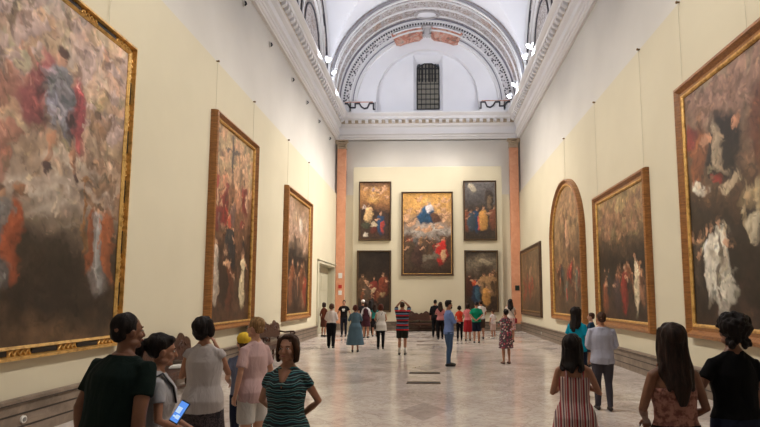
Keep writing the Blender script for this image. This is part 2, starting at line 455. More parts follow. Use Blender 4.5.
# painted scroll blocks at the crown of the lunette
bm = bmesh.new()
for s in (-1, 1):
    pr = []
    for k in range(9):
        a = PI/2+s*(.06+.05*k); pr.append((a, 4.85))
    for k in range(8, -1, -1):
        a = PI/2+s*(.06+.05*k); pr.append((a, 4.05 if 0 < k < 8 else 4.2))
    extrude_profile(bm, pr, lambda p: (CX+p[1]*math.cos(p[0]), 30.98, Z0+p[1]*math.sin(p[0])), lambda p: (CX+p[1]*math.cos(p[0]), 31.25, Z0+p[1]*math.sin(p[0])))
obj('crown_fresco', bm, M['redfresco'], o)
bm = bmesh.new()
for s in (-1, 1):
    for k in range(7):
        a0 = PI/2+s*(.08+.05*k); a1 = a0+s*.05
        tube(bm, [(CX+4.78*math.cos(a), 30.93, Z0+4.78*math.sin(a)) for a in (a0, a1)], [.05, .05], 6, V((0, 1, 0)))
obj('crown_moulding', bm, M['white'], o)
bm = bmesh.new(); ell(bm, (CX, 30.95, Z0+4.5), (.2, .12, .42), seg=12); ell(bm, (CX-.16, 30.92, Z0+4.2), (.12, .1, .13), seg=10); ell(bm, (CX+.16, 30.92, Z0+4.2), (.12, .1, .13), seg=10); ell(bm, (CX, 30.9, Z0+4.75), (.3, .12, .12), seg=12)
obj('keystone_scroll', bm, M['stucco2'], o, True)
# niche edge line
bm = bmesh.new()
n = 40; pts = [(NX0, YB-.01, ZC1)]+[(CX-3.07*math.cos(PI*k/n), YB-.01, 13.75+NR*math.sin(PI*k/n)) for k in range(n+1)]+[(NX1, YB-.01, ZC1)]
tube(bm, pts, [.025]*len(pts), 6, V((0, 1, 0))); struct('trim_5', bm, M['stucco'])
# scroll panels at the foot of the lunette
for s, nm in ((-1, 'trim_6'), (1, 'trim_7')):
    xa, xb = (CX-5.05, CX-3.12) if s < 0 else (CX+3.12, CX+5.05)
    bm = bmesh.new(); box(bm, xa, xb, YB-.34, YB, ZC1, 13.5, bevel=.01); o = struct(nm, bm, M['stucco'])
    bm = bmesh.new(); box(bm, xa+.1, xb-.1, YB-.37, YB-.33, ZC1+.66, 13.46); box(bm, xa+.05, xb-.03, YB-.36, YB-.33, ZC1, ZC1+.05)
    obj('cap_strip', bm, M['redfresco'], o)
    bm = bmesh.new()
    P = [(0, .06), (.06, .06), (.06, .38), (.3, .38), (.42, .14), (.6, .1), (.78, .2), (.9, .38), (1.15, .38), (1.15, .16), (1.45, .16), (1.6, .38), (1.85, .38), (1.85, .05)]
    P = [((xb-u if s < 0 else xa+u), YB-.37, ZC1+.16+v*1.15) for u, v in P]
    for p, q in zip(P, P[1:]): tube(bm, [p, q], [.05, .05], 6, V((0, 1, 0)))
    obj('scroll_line', bm, M['dark'], o)

# side lunettes: painted wall face, archivolt bands
def side_lunettes():
    i = 8
    for c, r in LUN[:2]:
        for s in (-1, 1):
            X = CX+s*(HWD-.02)
            def P(rr, th, d): return (X-s*d, c-rr*math.cos(th), LZ+rr*math.sin(th))
            def band(bm, ra, rb, d, n=40):
                pr = [(ra, 0), (ra, d), (rb, d), (rb, 0)]
                rows = []
                for a, dd in pr:
                    row = [bm.verts.new((X-s*dd, c-a, ZC1))]+[bm.verts.new(P(a, PI*k/n, dd)) for k in range(n+1)]+[bm.verts.new((X-s*dd, c+a, ZC1))]
                    rows.append(row)
                for j in range(4):
                    u, v = rows[j], rows[(j+1) % 4]
                    for k in range(len(u)-1): bm.faces.new((u[k], u[k+1], v[k+1], v[k]))
            bm = bmesh.new(); band(bm, .25, 4.25, .04); o = struct('trim_%d' % i, bm, M['fresco']); i += 1
            bm = bmesh.new()
            for a, b in ((4.12, 4.22), (3.88, 3.96), (3.66, 3.70), (2.9, 3.02), (2.2, 2.26), (1.5, 1.56)): band(bm, a, b, .10)
            obj('archivolt_line', bm, M['dark'], o)
            bm = bmesh.new()
            for a, b in ((3.96, 4.12), (3.74, 3.86), (2.7, 2.84), (2.0, 2.12)): band(bm, a, b, .14)
            obj('archivolt_moulding', bm, M['stucco'], o)
            bm = bmesh.new()    # octagonal cartouches
            for th in (.25, .75, 1.25, 1.9, 2.4, 2.9):
                q = [P(3.2+.14*math.sin(k*PI/4+PI/8), th+.09*math.cos(k*PI/4+PI/8), .1) for k in range(9)]
                tube(bm, q, [.03]*9, 6, V((1, 0, 0)), False)
            obj('cartouche', bm, M['dark'], o)
side_lunettes()

# ------------------------------------------------------------------ paintings
rng = np.random.RandomState(3)
def vnoise(u, v, f, seed):
    r = np.random.RandomState(seed); G = r.rand(64, 64)
    x = u*f; y = v*f; xi = np.floor(x).astype(int); yi = np.floor(y).astype(int); fx = x-xi; fy = y-yi
    fx = fx*fx*(3-2*fx); fy = fy*fy*(3-2*fy)
    g = lambda a, b: G[a % 64, b % 64]
    return (g(xi, yi)*(1-fx)+g(xi+1, yi)*fx)*(1-fy)+(g(xi, yi+1)*(1-fx)+g(xi+1, yi+1)*fx)*fy
def fbm(u, v, f, seed, o=4):
    s = 0; a = .5; t = 0
    for k in range(o): s = s+a*vnoise(u, v, f*2**k, seed+k); t += a; a *= .55
    return s/t
class Paint:
    """procedural brushwork: (u from left, v from top) in 0..1 times aspect"""
    def __init__(s, w, h, stops, seed, res=46, noise=.35):
        s.w, s.h = w, h; s.nu, s.nv = int(w*res), int(h*res)
        u, v = np.meshgrid(np.linspace(0, 1, s.nu+1), np.linspace(0, 1, s.nv+1), indexing='ij')
        s.u, s.v, s.asp, s.seed = u, v, h/w, seed
        s.wu = u+(fbm(u, v*s.asp, 7, seed)-.5)*.10; s.wv = v+(fbm(u, v*s.asp, 7, seed+20)-.5)*.08
        s.wu = s.wu+(fbm(u, v*s.asp, 26, seed+5)-.5)*.035; s.wv = s.wv+(fbm(u, v*s.asp, 26, seed+25)-.5)*.03
        ps = [p for p, c in stops]; cs = np.array([lin(c) for p, c in stops])
        vv = np.clip(s.wv+(fbm(u, v*s.asp, 3, seed+40)-.5)*.25, 0, 1)
        s.c = np.stack([np.interp(vv, ps, cs[:, k]) for k in range(3)], -1)
        s.noise = noise; s.r = random.Random(seed)
        s.mul(fbm(u, v*s.asp, 9, seed+60), noise)
    def mul(s, n, k): s.c = s.c*(1+((n-.5)*2*k*1.7))[..., None]
    def blob(s, u, v, ru, rv, col, rot=0, a=1., soft=.28):
        du = (s.wu-u); dv = (s.wv-v)*s.asp; rvv = rv*s.asp
        c, q = math.cos(rot), math.sin(rot)
        x = (du*c+dv*q)/ru; y = (-du*q+dv*c)/rvv
        d = np.sqrt(x*x+y*y); m = np.clip((1-d)/soft, 0, 1)*a
        sh = 1+.35*np.clip(-x-.5*y, -1, 1)
        s.c = s.c*(1-m[..., None])+np.array(lin(col))*m[..., None]*sh[..., None]
    def strokes(s, n, u0=0, u1=1, v0=0, v1=1, size=.03, amp=.55, tint=None):
        nu, nv = s.nu, s.nv
        for i in range(n):
            u, v = s.r.uniform(u0, u1), s.r.uniform(v0, v1); L = size*s.r.uniform(.5, 1.6); W = L*s.r.uniform(.22, .5); th = s.r.uniform(0, PI)
            i0, i1 = max(0, int((u-L)*nu)), min(nu, int((u+L)*nu)+1); j0, j1 = max(0, int((v-L/s.asp)*nv)), min(nv, int((v+L/s.asp)*nv)+1)
            if i1-i0 < 2 or j1-j0 < 2: continue
            du = s.wu[i0:i1, j0:j1]-u; dv = (s.wv[i0:i1, j0:j1]-v)*s.asp; c, q = math.cos(th), math.sin(th)
            d = np.sqrt(((du*c+dv*q)/L)**2+((-du*q+dv*c)/W)**2); m = (np.clip((1-d)/.5, 0, 1)*.8)[..., None]
            base = s.c[min(nu, int(u*nu)), min(nv, int(v*nv))]
            f = 1+s.r.choice((-1, 1))*s.r.uniform(.35, 1)*amp; f = max(f, .3)
            t = np.array([s.r.uniform(.9, 1.12), 1, s.r.uniform(.86, 1.05)])
            s.c[i0:i1, j0:j1] = s.c[i0:i1, j0:j1]*(1-m)+np.clip(base*f*t, .004, .9)*m
    def figure(s, u, v, h, col, skin=(196, 150, 118), lean=0., col2=None, w=.30):
        """generic robed figure, head top at v, height h (fraction of canvas)"""
        hw = h*s.asp
        s.blob(u+lean*.5, v+h*.62, hw*w*.75, h*.42, col, -lean*2)
        if col2: s.blob(u+lean*.7+hw*.08, v+h*.6, hw*w*.3, h*.36, col2, -lean*3)
        s.blob(u, v+h*.3, hw*w*.62, h*.16, tuple(min(255, int(x*1.15)) for x in col), -lean)
        k = s.r.choice((-1, 1)); s.blob(u+k*hw*.14, v+h*.33, hw*.13, h*.035, skin, k*.5, .9)
        s.blob(u, v+h*.09, hw*.055, h*.085, skin); s.blob(u-.2*hw*.05, v+h*.05, hw*.06, h*.05, (60, 40, 28), 0, .8)
    def crowd(s, n, u0, u1, v0, v1, h, pal, skin=(190, 142, 108)):
        for i in range(n):
            s.figure(s.r.uniform(u0, u1), s.r.uniform(v0, v1), h*s.r.uniform(.75, 1.2), s.r.choice(pal), skin, s.r.uniform(-.06, .06), s.r.choice(pal+[None]), s.r.uniform(.22, .38))
    def cherubs(s, n, u0, u1, v0, v1, r, skin=(206, 160, 124)):
        for i in range(n):
            u, v = s.r.uniform(u0, u1), s.r.uniform(v0, v1)
            s.blob(u, v, r*1.3, r*.8/s.asp*.9, skin, s.r.uniform(-1, 1), .85); s.blob(u+r*.8, v-r*.7/s.asp, r*.55, r*.55/s.asp, skin)
            s.blob(u-r*1.2, v-r*.2/s.asp, r*1.1, r*.4/s.asp, (112, 84, 66), s.r.uniform(-1, 1), .6)
    def finish(s, gain=1.):
        s.strokes(600, size=.030, amp=.45); s.strokes(1300, size=.017, amp=.55)
        s.mul(fbm(s.u, s.v*s.asp, 26, s.seed+80, 3), s.noise*.8)
        return np.clip(s.c*gain, .003, .8)
pm = bpy.data.materials.new('old_oil_paint'); pm.use_nodes = True
_b = pm.node_tree.nodes['Principled BSDF']; _a = pm.node_tree.nodes.new('ShaderNodeVertexColor'); _a.layer_name = 'paint'
pm.node_tree.links.new(_a.outputs['Color'], _b.inputs['Base Color']); _b.inputs['Roughness'].default_value = .38
_n = pm.node_tree.nodes.new('ShaderNodeTexNoise'); _n.inputs['Scale'].default_value = 14; _bp = pm.node_tree.nodes.new('ShaderNodeBump'); _bp.inputs['Strength'].default_value = .12; _bp.inputs['Distance'].default_value = .02
pm.node_tree.links.new(_n.outputs['Fac'], _bp.inputs['Height']); pm.node_tree.links.new(_bp.outputs['Normal'], _b.inputs['Normal'])

def canvas(P, cols, parent, fw, archtop=0):
    """canvas in local x (right) / z (up), front at -y; origin bottom centre"""
    nu, nv, w, h = P.nu, P.nv, P.w, P.h
    X = (P.u-.5)*w; Z = (1-P.v)*h
    if archtop:
        spring = h-archtop
        top = spring+archtop*np.sqrt(np.clip(1-(2*X/w)**2, 0.0004, 1))
        Z = Z/h*top
        vv = 1-Z/h
        iv = np.clip((vv*nv).astype(int), 0, nv); cols = cols[np.arange(nu+1)[:, None], iv]
    co = np.stack([X, np.full_like(X, -.03), Z+0.], -1).reshape(-1, 3)
    idx = np.arange((nu+1)*(nv+1)).reshape(nu+1, nv+1)
    q = np.stack([idx[:-1, :-1], idx[:-1, 1:], idx[1:, 1:], idx[1:, :-1]], -1).reshape(-1, 4)
    # back face closes the slab so the canvas has thickness
    base = len(co); bc = np.array([[-w/2, .02, 0], [w/2, .02, 0], [w/2, .02, h-archtop], [-w/2, .02, h-archtop]])
    co = np.concatenate([co, bc]); faces = q.tolist()+[[base, base+1, base+2, base+3]]
    me = bpy.data.meshes.new('canvas'); me.from_pydata(co.tolist(), [], faces); me.update()
    ca = me.color_attributes.new('paint', 'FLOAT_COLOR', 'POINT')
    rgba = np.ones((len(co), 4)); rgba[:base, :3] = cols.reshape(-1, 3); rgba[base:, :3] = .05
    ca.data.foreach_set('color', rgba.reshape(-1).astype(np.float32))
    return link_mesh('canvas', me, pm, parent, True)

def outline(w, h, archtop):
    if not archtop: return [(-w/2, 0), (w/2, 0), (w/2, h), (-w/2, h)]
    sp = h-archtop
    return [(-w/2, 0), (w/2, 0)]+[(w/2*math.cos(PI*k/28), sp+archtop*math.sin(PI*k/28)) for k in range(29)]
def frame_strip(w, h, prof, archtop=0, chamfer=0):
    """prof: closed list of (out distance from canvas edge, depth toward viewer)"""
    bm = bmesh.new(); loops = []
    for d, dep in prof:
        if archtop: pts = outline(w+2*d, h+2*d, archtop+d); pts = [(x, z-d) for x, z in pts]
        else:
            c = chamfer
            pts = [(-w/2-d, -d), (w/2+d, -d), (w/2+d, h+d), (-w/2-d, h+d)]
        loops.append([bm.verts.new((x, -dep, z)) for x, z in pts])
    m = len(loops)
    for i in range(m):
        a, b = loops[i], loops[(i+1) % m]; n = len(a)
        for k in range(n): bm.faces.new((a[k], a[(k+1) % n], b[(k+1) % n], b[k]))
    return bm

def painting(loc, rz, ow, oh, fw, P_fn, label, fmat, inner='gold', deep=.12, archtop=0, style=None):
    w, h = ow-2*fw, oh-2*fw
    e = empty('framed_painting', loc, rz, label, 'painting')
    P = P_fn(w, h)
    c = canvas(P, P.finish(.80 if style else .85), e, fw, archtop); c.location = (0, -.02, fw)
    def fr(name, prof, m):
        o = obj(name, frame_strip(w, h, prof, archtop), m, e); o.location = (0, 0, fw); return o
    a = fw
    if style == 'inlay':
        fr('frame', [(0, .0), (0, .06), (a*.2, .10), (a*.25, .05), (a*.72, .05), (a*.78, .13), (a, .12), (a, 0)], M['gold'])
        def seg(x0, x1, z0, z1):
            bm = bmesh.new(); box(bm, x0, x1, -.072, -.04, z0, z1, bevel=.005)
            o = obj('black_inlay', bm, M['frameblack'], e); o.location = (0, 0, fw)
        def orn(x, z, dx, dz):
            bm = bmesh.new(); vs = []
            pts = [(x+dx*j*.05+dz*(.2*a if j % 2 else -.2*a), -.062, z+dz*j*.05+dx*(.2*a if j % 2 else -.2*a)) for j in range(-4, 5)]
            tube(bm, pts, [(.02, .016)]*9, 6, V((0, 1, 0))); o = obj('gilt_ornament', bm, M['gold'], e, True); o.location = (0, 0, fw)
        k = 5; L = (h-.5)/k
        for q in (-1, 1):
            xa = q*(w/2+a*.48)
            for i in range(k): seg(xa-a*.2, xa+a*.2, .25+i*L+.25, .25+(i+1)*L-.25)
            for i in range(k+1): orn(xa, .25+i*L, 0, 1)
        k = 3; L = (w-.4)/k
        for z in (-a*.48, h+a*.48):
            for i in range(k): seg(-w/2+.2+i*L+.22, -w/2+.2+(i+1)*L-.22, z-a*.2, z+a*.2)
            for i in range(k+1): orn(-w/2+.2+i*L, z, 1, 0)
    else:
        fr('frame', [(a*.22, .0), (a*.22, deep*.55), (a*.45, deep*.5), (a*.7, deep), (a*.92, deep*.9), (a, deep*.5), (a, 0)], fmat)
        fr('inner_moulding', [(0, 0), (0, deep*.45), (a*.1, deep*.62), (a*.22, deep*.6), (a*.22, 0)], M[inner])
    return e

DK = [(52, 34, 26), (80, 52, 36), (110, 66, 44), (40, 40, 42)]
RD = [(138, 40, 34), (160, 66, 48), (110, 36, 34)]
def p_apotheosis(w, h):
    P = Paint(w, h, [(0, (190, 168, 156)), (.2, (184, 158, 140)), (.42, (176, 146, 120)), (.56, (170, 150, 134)), (.66, (120, 102, 86)), (.74, (58, 46, 36)), (.9, (48, 38, 30)), (1, (96, 72, 50))], 11, 58, .3)  # upper stops: pale clouds, with gloss glare painted into the pigment
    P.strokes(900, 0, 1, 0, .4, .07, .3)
    P.cherubs(46, .1, 1, .02, .38, .045, (194, 166, 154)); P.cherubs(16, .0, .25, .3, .55, .06, (176, 124, 104)); P.cherubs(14, .75, 1, .3, .6, .05, (140, 108, 84))
    for i in range(14): P.blob(P.r.uniform(.1, .9), P.r.uniform(.45, .64), .12, .022, (200, 184, 166), P.r.uniform(-.4, .4), .55, .9)
    u = .50
    P.blob(u-.12, .31, .15, .13, (134, 74, 72), .3); P.blob(u+.13, .31, .07, .15, (158, 74, 76), -.1); P.blob(u-.06, .23, .07, .08, (160, 92, 90))
    P.blob(u, .27, .11, .10, (132, 126, 130)); P.blob(u+.01, .36, .13, .06, (128, 122, 130)); P.blob(u, .21, .08, .05, (140, 134, 136)); P.strokes(160, u-.14, u+.14, .2, .42, .035, .7)
    P.blob(u, .155, .035, .026, (188, 142, 116)); P.blob(u, .135, .045, .018, (96, 66, 50))
    P.blob(u-.06, .46, .028, .06, (176, 126, 96), .2); P.blob(u+.09, .45, .028, .06, (168, 118, 90), -.2); P.blob(u-.07, .51, .03, .02, (84, 62, 58)); P.blob(u+.13, .51, .03, .02, (84, 62, 58))
    P.blob(u-.2, .2, .08, .013, (186, 140, 114), .8); P.blob(u+.3, .3, .06, .006, (90, 70, 60), 1.2)
    P.blob(.60, .82, .22, .16, (40, 32, 26), 0, .9, .9)
    P.figure(.86, .555, .32, (120, 110, 104), lean=-.01, w=.28); P.blob(.78, .70, .035, .12, (136, 76, 46), .1); P.blob(.93, .70, .045, .15, (150, 86, 54), -.1); P.blob(.86, .73, .035, .15, (150, 146, 142))
    P.figure(.20, .555, .32, (112, 104, 100), w=.22); P.blob(.28, .72, .05, .13, (150, 78, 50), .0); P.blob(.18, .72, .03, .14, (150, 148, 146)); P.blob(.30, .57, .03, .022, (170, 120, 90))
    P.blob(.72, .62, .008, .15, (140, 96, 56)); P.blob(.72, .50, .03, .02, (170, 120, 70)); P.blob(.72, .50, .016, .01, (110, 90, 76)); P.blob(.6, .66, .09, .012, (150, 138, 120), 0, .7, .9)
    return P
def p_tall(w, h):
    P = Paint(w, h, [(0, (176, 150, 112)), (.15, (196, 168, 128)), (.35, (140, 96, 68)), (.6, (66, 46, 34)), (1, (84, 58, 40))], 23, 60, .4)
    P.cherubs(26, 0, 1, .02, .3, .07); P.blob(.45, .14, .03, .14, (80, 66, 60)); P.blob(.45, .1, .24, .012, (92, 78, 70))
    P.crowd(14, .08, .92, .2, .42, .2, RD+[(176, 120, 92), (120, 90, 80), (190, 150, 120)]); P.crowd(8, .1, .9, .45, .55, .25, DK)
    P.figure(.12, .56, .36, (176, 160, 144), w=.18); P.figure(.8, .6, .34, (206, 186, 150), w=.16); P.figure(.45, .68, .28, (90, 50, 34)); P.figure(.3, .6, .34, (54, 36, 28))
    return P
def p_tall2(w, h):
    P = Paint(w, h, [(0, (120, 92, 68)), (.2, (178, 150, 124)), (.38, (140, 112, 92)), (.5, (46, 36, 32)), (1, (60, 42, 32))], 31, 50, .35)
    P.cherubs(24, .02, .98, .05, .38, .07, (184, 150, 128)); P.blob(.6, .22, .1, .09, (206, 190, 172)); P.crowd(9, .1, .9, .5, .62, .33, DK+[(140, 100, 76)]); P.figure(.86, .6, .34, (120, 48, 36))
    return P
def p_big_right(w, h):
    P = Paint(w, h, [(0, (150, 126, 104)), (.12, (142, 116, 96)), (.45, (96, 70, 52)), (.56, (40, 30, 26)), (.9, (36, 26, 22)), (1, (60, 42, 32))], 47, 52, .34)
    P.cherubs(18, 0, .7, .02, .16, .07, (150, 116, 98)); P.blob(.34, .3, .17, .17, (34, 26, 24)); P.blob(.3, .3, .05, .13, (190, 168, 140), -.3, .7)
    P.blob(.12, .3, .09, .15, (128, 76, 48), .2); P.blob(.18, .24, .05, .03, (180, 130, 100)); P.blob(.13, .42, .10, .03, (206, 196, 176), .3); P.blob(.05, .2, .04, .06, (132, 56, 48)); P.blob(.44, .22, .045, .028, (186, 132, 100))
    P.blob(.36, .46, .12, .03, (178, 156, 128), -.4); P.blob(.7, .3, .2, .2, (96, 60, 44)); P.blob(.27, .42, .03, .05, (140, 44, 36), -.5)
    for i, u in enumerate((.02, .08, .14, .19)): P.figure(u, .60, .30, ((38, 30, 26), (60, 50, 44), (34, 28, 26), (196, 188, 172))[i], w=.26)
    P.figure(.27, .58, .36, (212, 204, 186), w=.26); P.blob(.33, .86, .09, .06, (204, 196, 178)); P.blob(.26, .78, .02, .16, (120, 110, 96))
    P.blob(.62, .52, .2, .05, (150, 130, 100)); P.blob(.60, .56, .03, .1, (176, 156, 120)); P.blob(.49, .57, .02, .12, (158, 138, 108)); P.blob(.55, .64, .08, .05, (196, 182, 154), .1); P.crowd(4, .6, .95, .62, .66, .3, [(150, 130, 100), (110, 40, 34), (60, 44, 34)])
    return P
def p_holy(w, h):
    P = Paint(w, h, [(0, (150, 122, 84)), (.2, (170, 146, 104)), (.36, (90, 70, 52)), (.5, (30, 24, 22)), (1, (64, 46, 34))], 53, 54, .34)
    P.blob(.45, .12, .16, .12, (196, 176, 130), 0, .8, .9); P.cherubs(20, 0, 1, .08, .34, .07, (150, 112, 84)); P.crowd(9, .08, .9, .5, .58, .3, DK+[(150, 104, 78)])
    P.figure(.16, .62, .34, (128, 70, 44)); P.figure(.56, .56, .4, (122, 36, 30)); P.figure(.8, .5, .46, (212, 192, 160), w=.18); P.figure(.4, .6, .34, (60, 44, 46))
    return P
def p_arch(w, h):
    P = Paint(w, h, [(0, (150, 118, 80)), (.25, (160, 130, 94)), (.5, (110, 84, 60)), (.7, (88, 66, 46)), (1, (80, 60, 44))], 61, 50, .4)
    P.cherubs(16, .1, .9, .05, .25, .06, (170, 132, 98)); P.blob(.45, .36, .035, .26, (84, 60, 44), .5); P.blob(.5, .36, .035, .26, (90, 62, 44), -.5); P.blob(.5, .36, .07, .15, (186, 142, 108))
    P.crowd(18, .06, .95, .5, .74, .2, RD+DK+[(150, 112, 80), (90, 90, 80)])
    return P
def p_retable(w, h):
    P = Paint(w, h, [(0, (100, 80, 58)), (.4, (122, 96, 70)), (1, (80, 62, 46))], 71, 40, .4)
    P.figure(.5, .2, .5, (150, 120, 92)); P.crowd(12, .1, .9, .4, .7, .22, DK+RD+[(140, 120, 92)]); P.figure(.5, .45, .4, (130, 46, 36)); return P
def p_assumption(w, h):
    P = Paint(w, h, [(0, (206, 156, 84)), (.2, (204, 156, 96)), (.34, (150, 124, 104)), (.48, (176, 166, 156)), (.56, (92, 66, 50)), (1, (62, 46, 36))], 83, 60, .25)
    P.cherubs(9, .04, .4, .05, .4, .055); P.cherubs(9, .62, .97, .05, .4, .055); P.blob(.5, .09, .1, .05, (232, 196, 130), 0, .8, .9)
    P.blob(.5, .26, .16, .12, (44, 80, 108)); P.blob(.42, .31, .16, .08, (38, 70, 98), .5); P.blob(.57, .30, .10, .07, (36, 66, 92), -.4); P.blob(.54, .2, .08, .07, (206, 196, 196)); P.blob(.5, .115, .035, .026, (210, 164, 128)); P.blob(.68, .31, .12, .05, (96, 66, 52), .3)
    P.blob(.5, .45, .12, .04, (204, 156, 120)); P.cherubs(6, .25, .8, .4, .47, .05); P.crowd(9, .1, .9, .52, .6, .22, [(140, 48, 36), (80, 62, 48), (96, 92, 88), (120, 90, 60)])
    P.figure(.15, .55, .4, (74, 60, 46)); P.figure(.8, .55, .36, (176, 44, 38), col2=(200, 160, 120)); P.blob(.55, .8, .28, .05, (118, 108, 92)); P.blob(.5, .9, .25, .05, (80, 66, 54)); P.figure(.3, .58, .36, (70, 50, 42)); return P
def p_annunciation(w, h):
    P = Paint(w, h, [(0, (120, 84, 56)), (.15, (190, 140, 84)), (.36, (150, 104, 66)), (.5, (60, 44, 36)), (1, (70, 50, 38))], 91, 60, .28)
    P.blob(.5, .13, .2, .09, (222, 178, 110), 0, .9, .9); P.blob(.46, .12, .07, .04, (160, 140, 140)); P.cherubs(8, .1, .95, .08, .3, .08); P.blob(.45, .3, .25, .1, (226, 180, 100), 0, .7, .9)
    P.figure(.28, .36, .36, (214, 176, 126)); P.blob(.14, .44, .1, .04, (190, 170, 160), .8); P.figure(.7, .5, .42, (34, 62, 92), col2=(170, 70, 60)); P.blob(.46, .74, .12, .05, (206, 190, 160)); P.blob(.46, .84, .1, .08, (96, 44, 34)); P.blob(.2, .76, .16, .06, (70, 72, 56)); P.blob(.2, .92, .1, .04, (196, 186, 170)); return P
def p_visit(w, h):
    P = Paint(w, h, [(0, (110, 104, 104)), (.3, (88, 84, 82)), (.5, (64, 54, 48)), (1, (56, 46, 38))], 97, 60, .25)
    P.blob(.25, .1, .18, .06, (196, 184, 160), .5, .8); P.blob(.8, .3, .16, .2, (60, 48, 42)); P.blob(.8, .36, .09, .14, (110, 92, 72)); P.figure(.4, .44, .44, (34, 60, 88), col2=(190, 84, 66)); P.figure(.6, .42, .44, (188, 138, 74), w=.26); P.figure(.06, .46, .42, (120, 70, 50)); P.figure(.95, .4, .44, (110, 66, 48)); P.figure(.2, .48, .4, (60, 72, 80)); return P
def p_nativity(w, h):
    P = Paint(w, h, [(0, (34, 26, 22)), (.35, (44, 34, 28)), (.6, (64, 46, 34)), (1, (36, 28, 22))], 101, 60, .35)
    P.figure(.5, .44, .4, (110, 44, 36)); P.figure(.15, .36, .5, (88, 66, 48)); P.figure(.8, .36, .44, (108, 54, 38)); P.blob(.45, .66, .13, .06, (200, 176, 140)); P.blob(.75, .73, .12, .05, (150, 126, 90)); P.figure(.3, .52, .36, (80, 66, 54)); P.crowd(4, .1, .9, .65, .75, .24, DK); return P
def p_magi(w, h):
    P = Paint(w, h, [(0, (52, 42, 36)), (.2, (120, 108, 90)), (.35, (74, 60, 48)), (1, (54, 40, 30))], 107, 60, .32)
    P.blob(.65, .18, .3, .05, (160, 146, 120), .3, .8); P.crowd(7, .45, .95, .28, .38, .34, [(110, 76, 50), (80, 60, 44), (140, 110, 76)]); P.figure(.3, .42, .46, (34, 52, 74), col2=(60, 90, 106)); P.blob(.25, .55, .13, .06, (206, 84, 48)); P.blob(.38, .55, .05, .04, (210, 160, 120)); P.figure(.66, .56, .36, (176, 128, 70)); P.figure(.1, .38, .4, (70, 40, 30)); return P

# side walls: rz=-90 deg -> painting front (-y local) faces... left wall faces +X
LZR, RZR = PI/2, -PI/2
def left_p(y0, y1, z0, z1, *a, **k): return painting((XL, (y0+y1)/2, z0), LZR, y1-y0, z1-z0, *a, **k)
def right_p(y0, y1, z0, z1, *a, **k): return painting((XR, (y0+y1)/2, z0), RZR, y1-y0, z1-z0, *a, **k)
def back_p(x0, x1, z0, z1, *a, **k): return painting(((x0+x1)/2, YB-.3, z0), 0, x1-x0, z1-z0, *a, **k)
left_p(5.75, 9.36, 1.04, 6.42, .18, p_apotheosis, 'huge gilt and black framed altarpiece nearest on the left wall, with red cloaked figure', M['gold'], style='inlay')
left_p(12.98, 16.3, 1.03, 6.58, .2, p_tall, 'tall gold framed crowded altarpiece, middle one on the left wall', M['framewood'], deep=.2)
left_p(19.85, 24.1, .98, 6.1, .26, p_tall2, 'tall brown framed painting farthest along the left wall, next to the doorway', M['framewood'], deep=.2)
right_p(6.6, 10.95, 1.08, 6.12, .28, p_big_right, 'huge carved brown framed painting nearest on the right wall, with figure in white habit', M['framewood'], deep=.16)
right_p(12.66, 16.76, 1.02, 4.93, .26, p_holy, 'wide brown framed painting on the right wall, between the arched and nearest ones', M['framewood'], deep=.16)
right_p(18.0, 22.72, 1.0, 6.3, .26, p_arch, 'arched-top brown framed painting on the right wall', M['framewood'], archtop=2.0, deep=.2)
right_p(25.2, 30.65, .94, 4.5, .28, p_retable, 'low dark framed relief-like painting farthest along the right wall', wood('dark_frame_oak', (52, 36, 24), (84, 60, 38), .4, 5), inner='dullgold')
DF = wood('dark_brown_moulding', (50, 34, 24), (82, 58, 38), .4, 5)
back_p(-1.68, 1.32, 3.12, 8.0, .13, p_assumption, 'large central back wall painting with a blue robed figure on clouds', DF)
back_p(-4.16, -2.28, 5.15, 8.62, .08, p_annunciation, 'upper left back wall painting with a golden glow at its top', DF, inner='dullgold')
back_p(1.92, 3.83, 5.14, 8.63, .08, p_visit, 'upper right back wall painting of two embracing robed figures before grey arches', DF, inner='dullgold')
back_p(-4.24, -2.26, 1.05, 4.58, .08, p_nativity, 'very dark lower left back wall painting above the cluster of visitors', DF, inner='dullgold')
back_p(1.94, 3.86, 1.05, 4.57, .08, p_magi, 'lower right back wall painting with a seated figure in orange and blue', DF, inner='dullgold')

# hanging wires with pins on the panel tops
def hanger(x, s, y, ztop, label):
    e = empty('picture_wire', (x, y, ztop), 0, label, 'picture wire')
    bm = bmesh.new(); tube(bm, [(-s*.0, 0, ZP-ztop), (s*.06, 0, ZP-ztop)], [.02, .022], 8); ell(bm, (s*.06, 0, ZP-ztop), (.022, .032, .032), seg=10, rings=6); obj('pin', bm, M['dullgold'], e, True)
    bm = bmesh.new(); tube(bm, [(s*.03, 0, .012), (s*.03, 0, ZP-ztop)], [.0045, .0045], 6, round_ends=False); obj('wire', bm, M['jamb'], e)
for y, zt, w in ((7.0, 6.42, 'near'), (8.6, 6.42, 'far')): hanger(XL, 1, y, zt, 'thin wire at the %s end of the nearest left wall painting' % w)
for y, zt, w in ((13.2, 6.58, 'near'), (16.1, 6.58, 'far')): hanger(XL, 1, y, zt, 'thin wire at the %s end of the middle left wall painting' % w)
for y, zt, w in ((20.2, 6.1, 'near'), (23.7, 6.1, 'far')): hanger(XL, 1, y, zt, 'thin wire at the %s end of the farthest left wall painting' % w)
for y, zt, w in ((8.5, 6.12, 'near'), (10.75, 6.12, 'far')): hanger(XR, -1, y, zt, 'thin wire at the %s end of the nearest right wall painting' % w)
for y, zt, w in ((12.88, 4.93, 'near'), (16.5, 4.93, 'far')): hanger(XR, -1, y, zt, 'thin wire at the %s end of the wide right wall painting' % w)
hanger(XR, -1, 20.36, 6.3, 'thin wire above the arched painting')
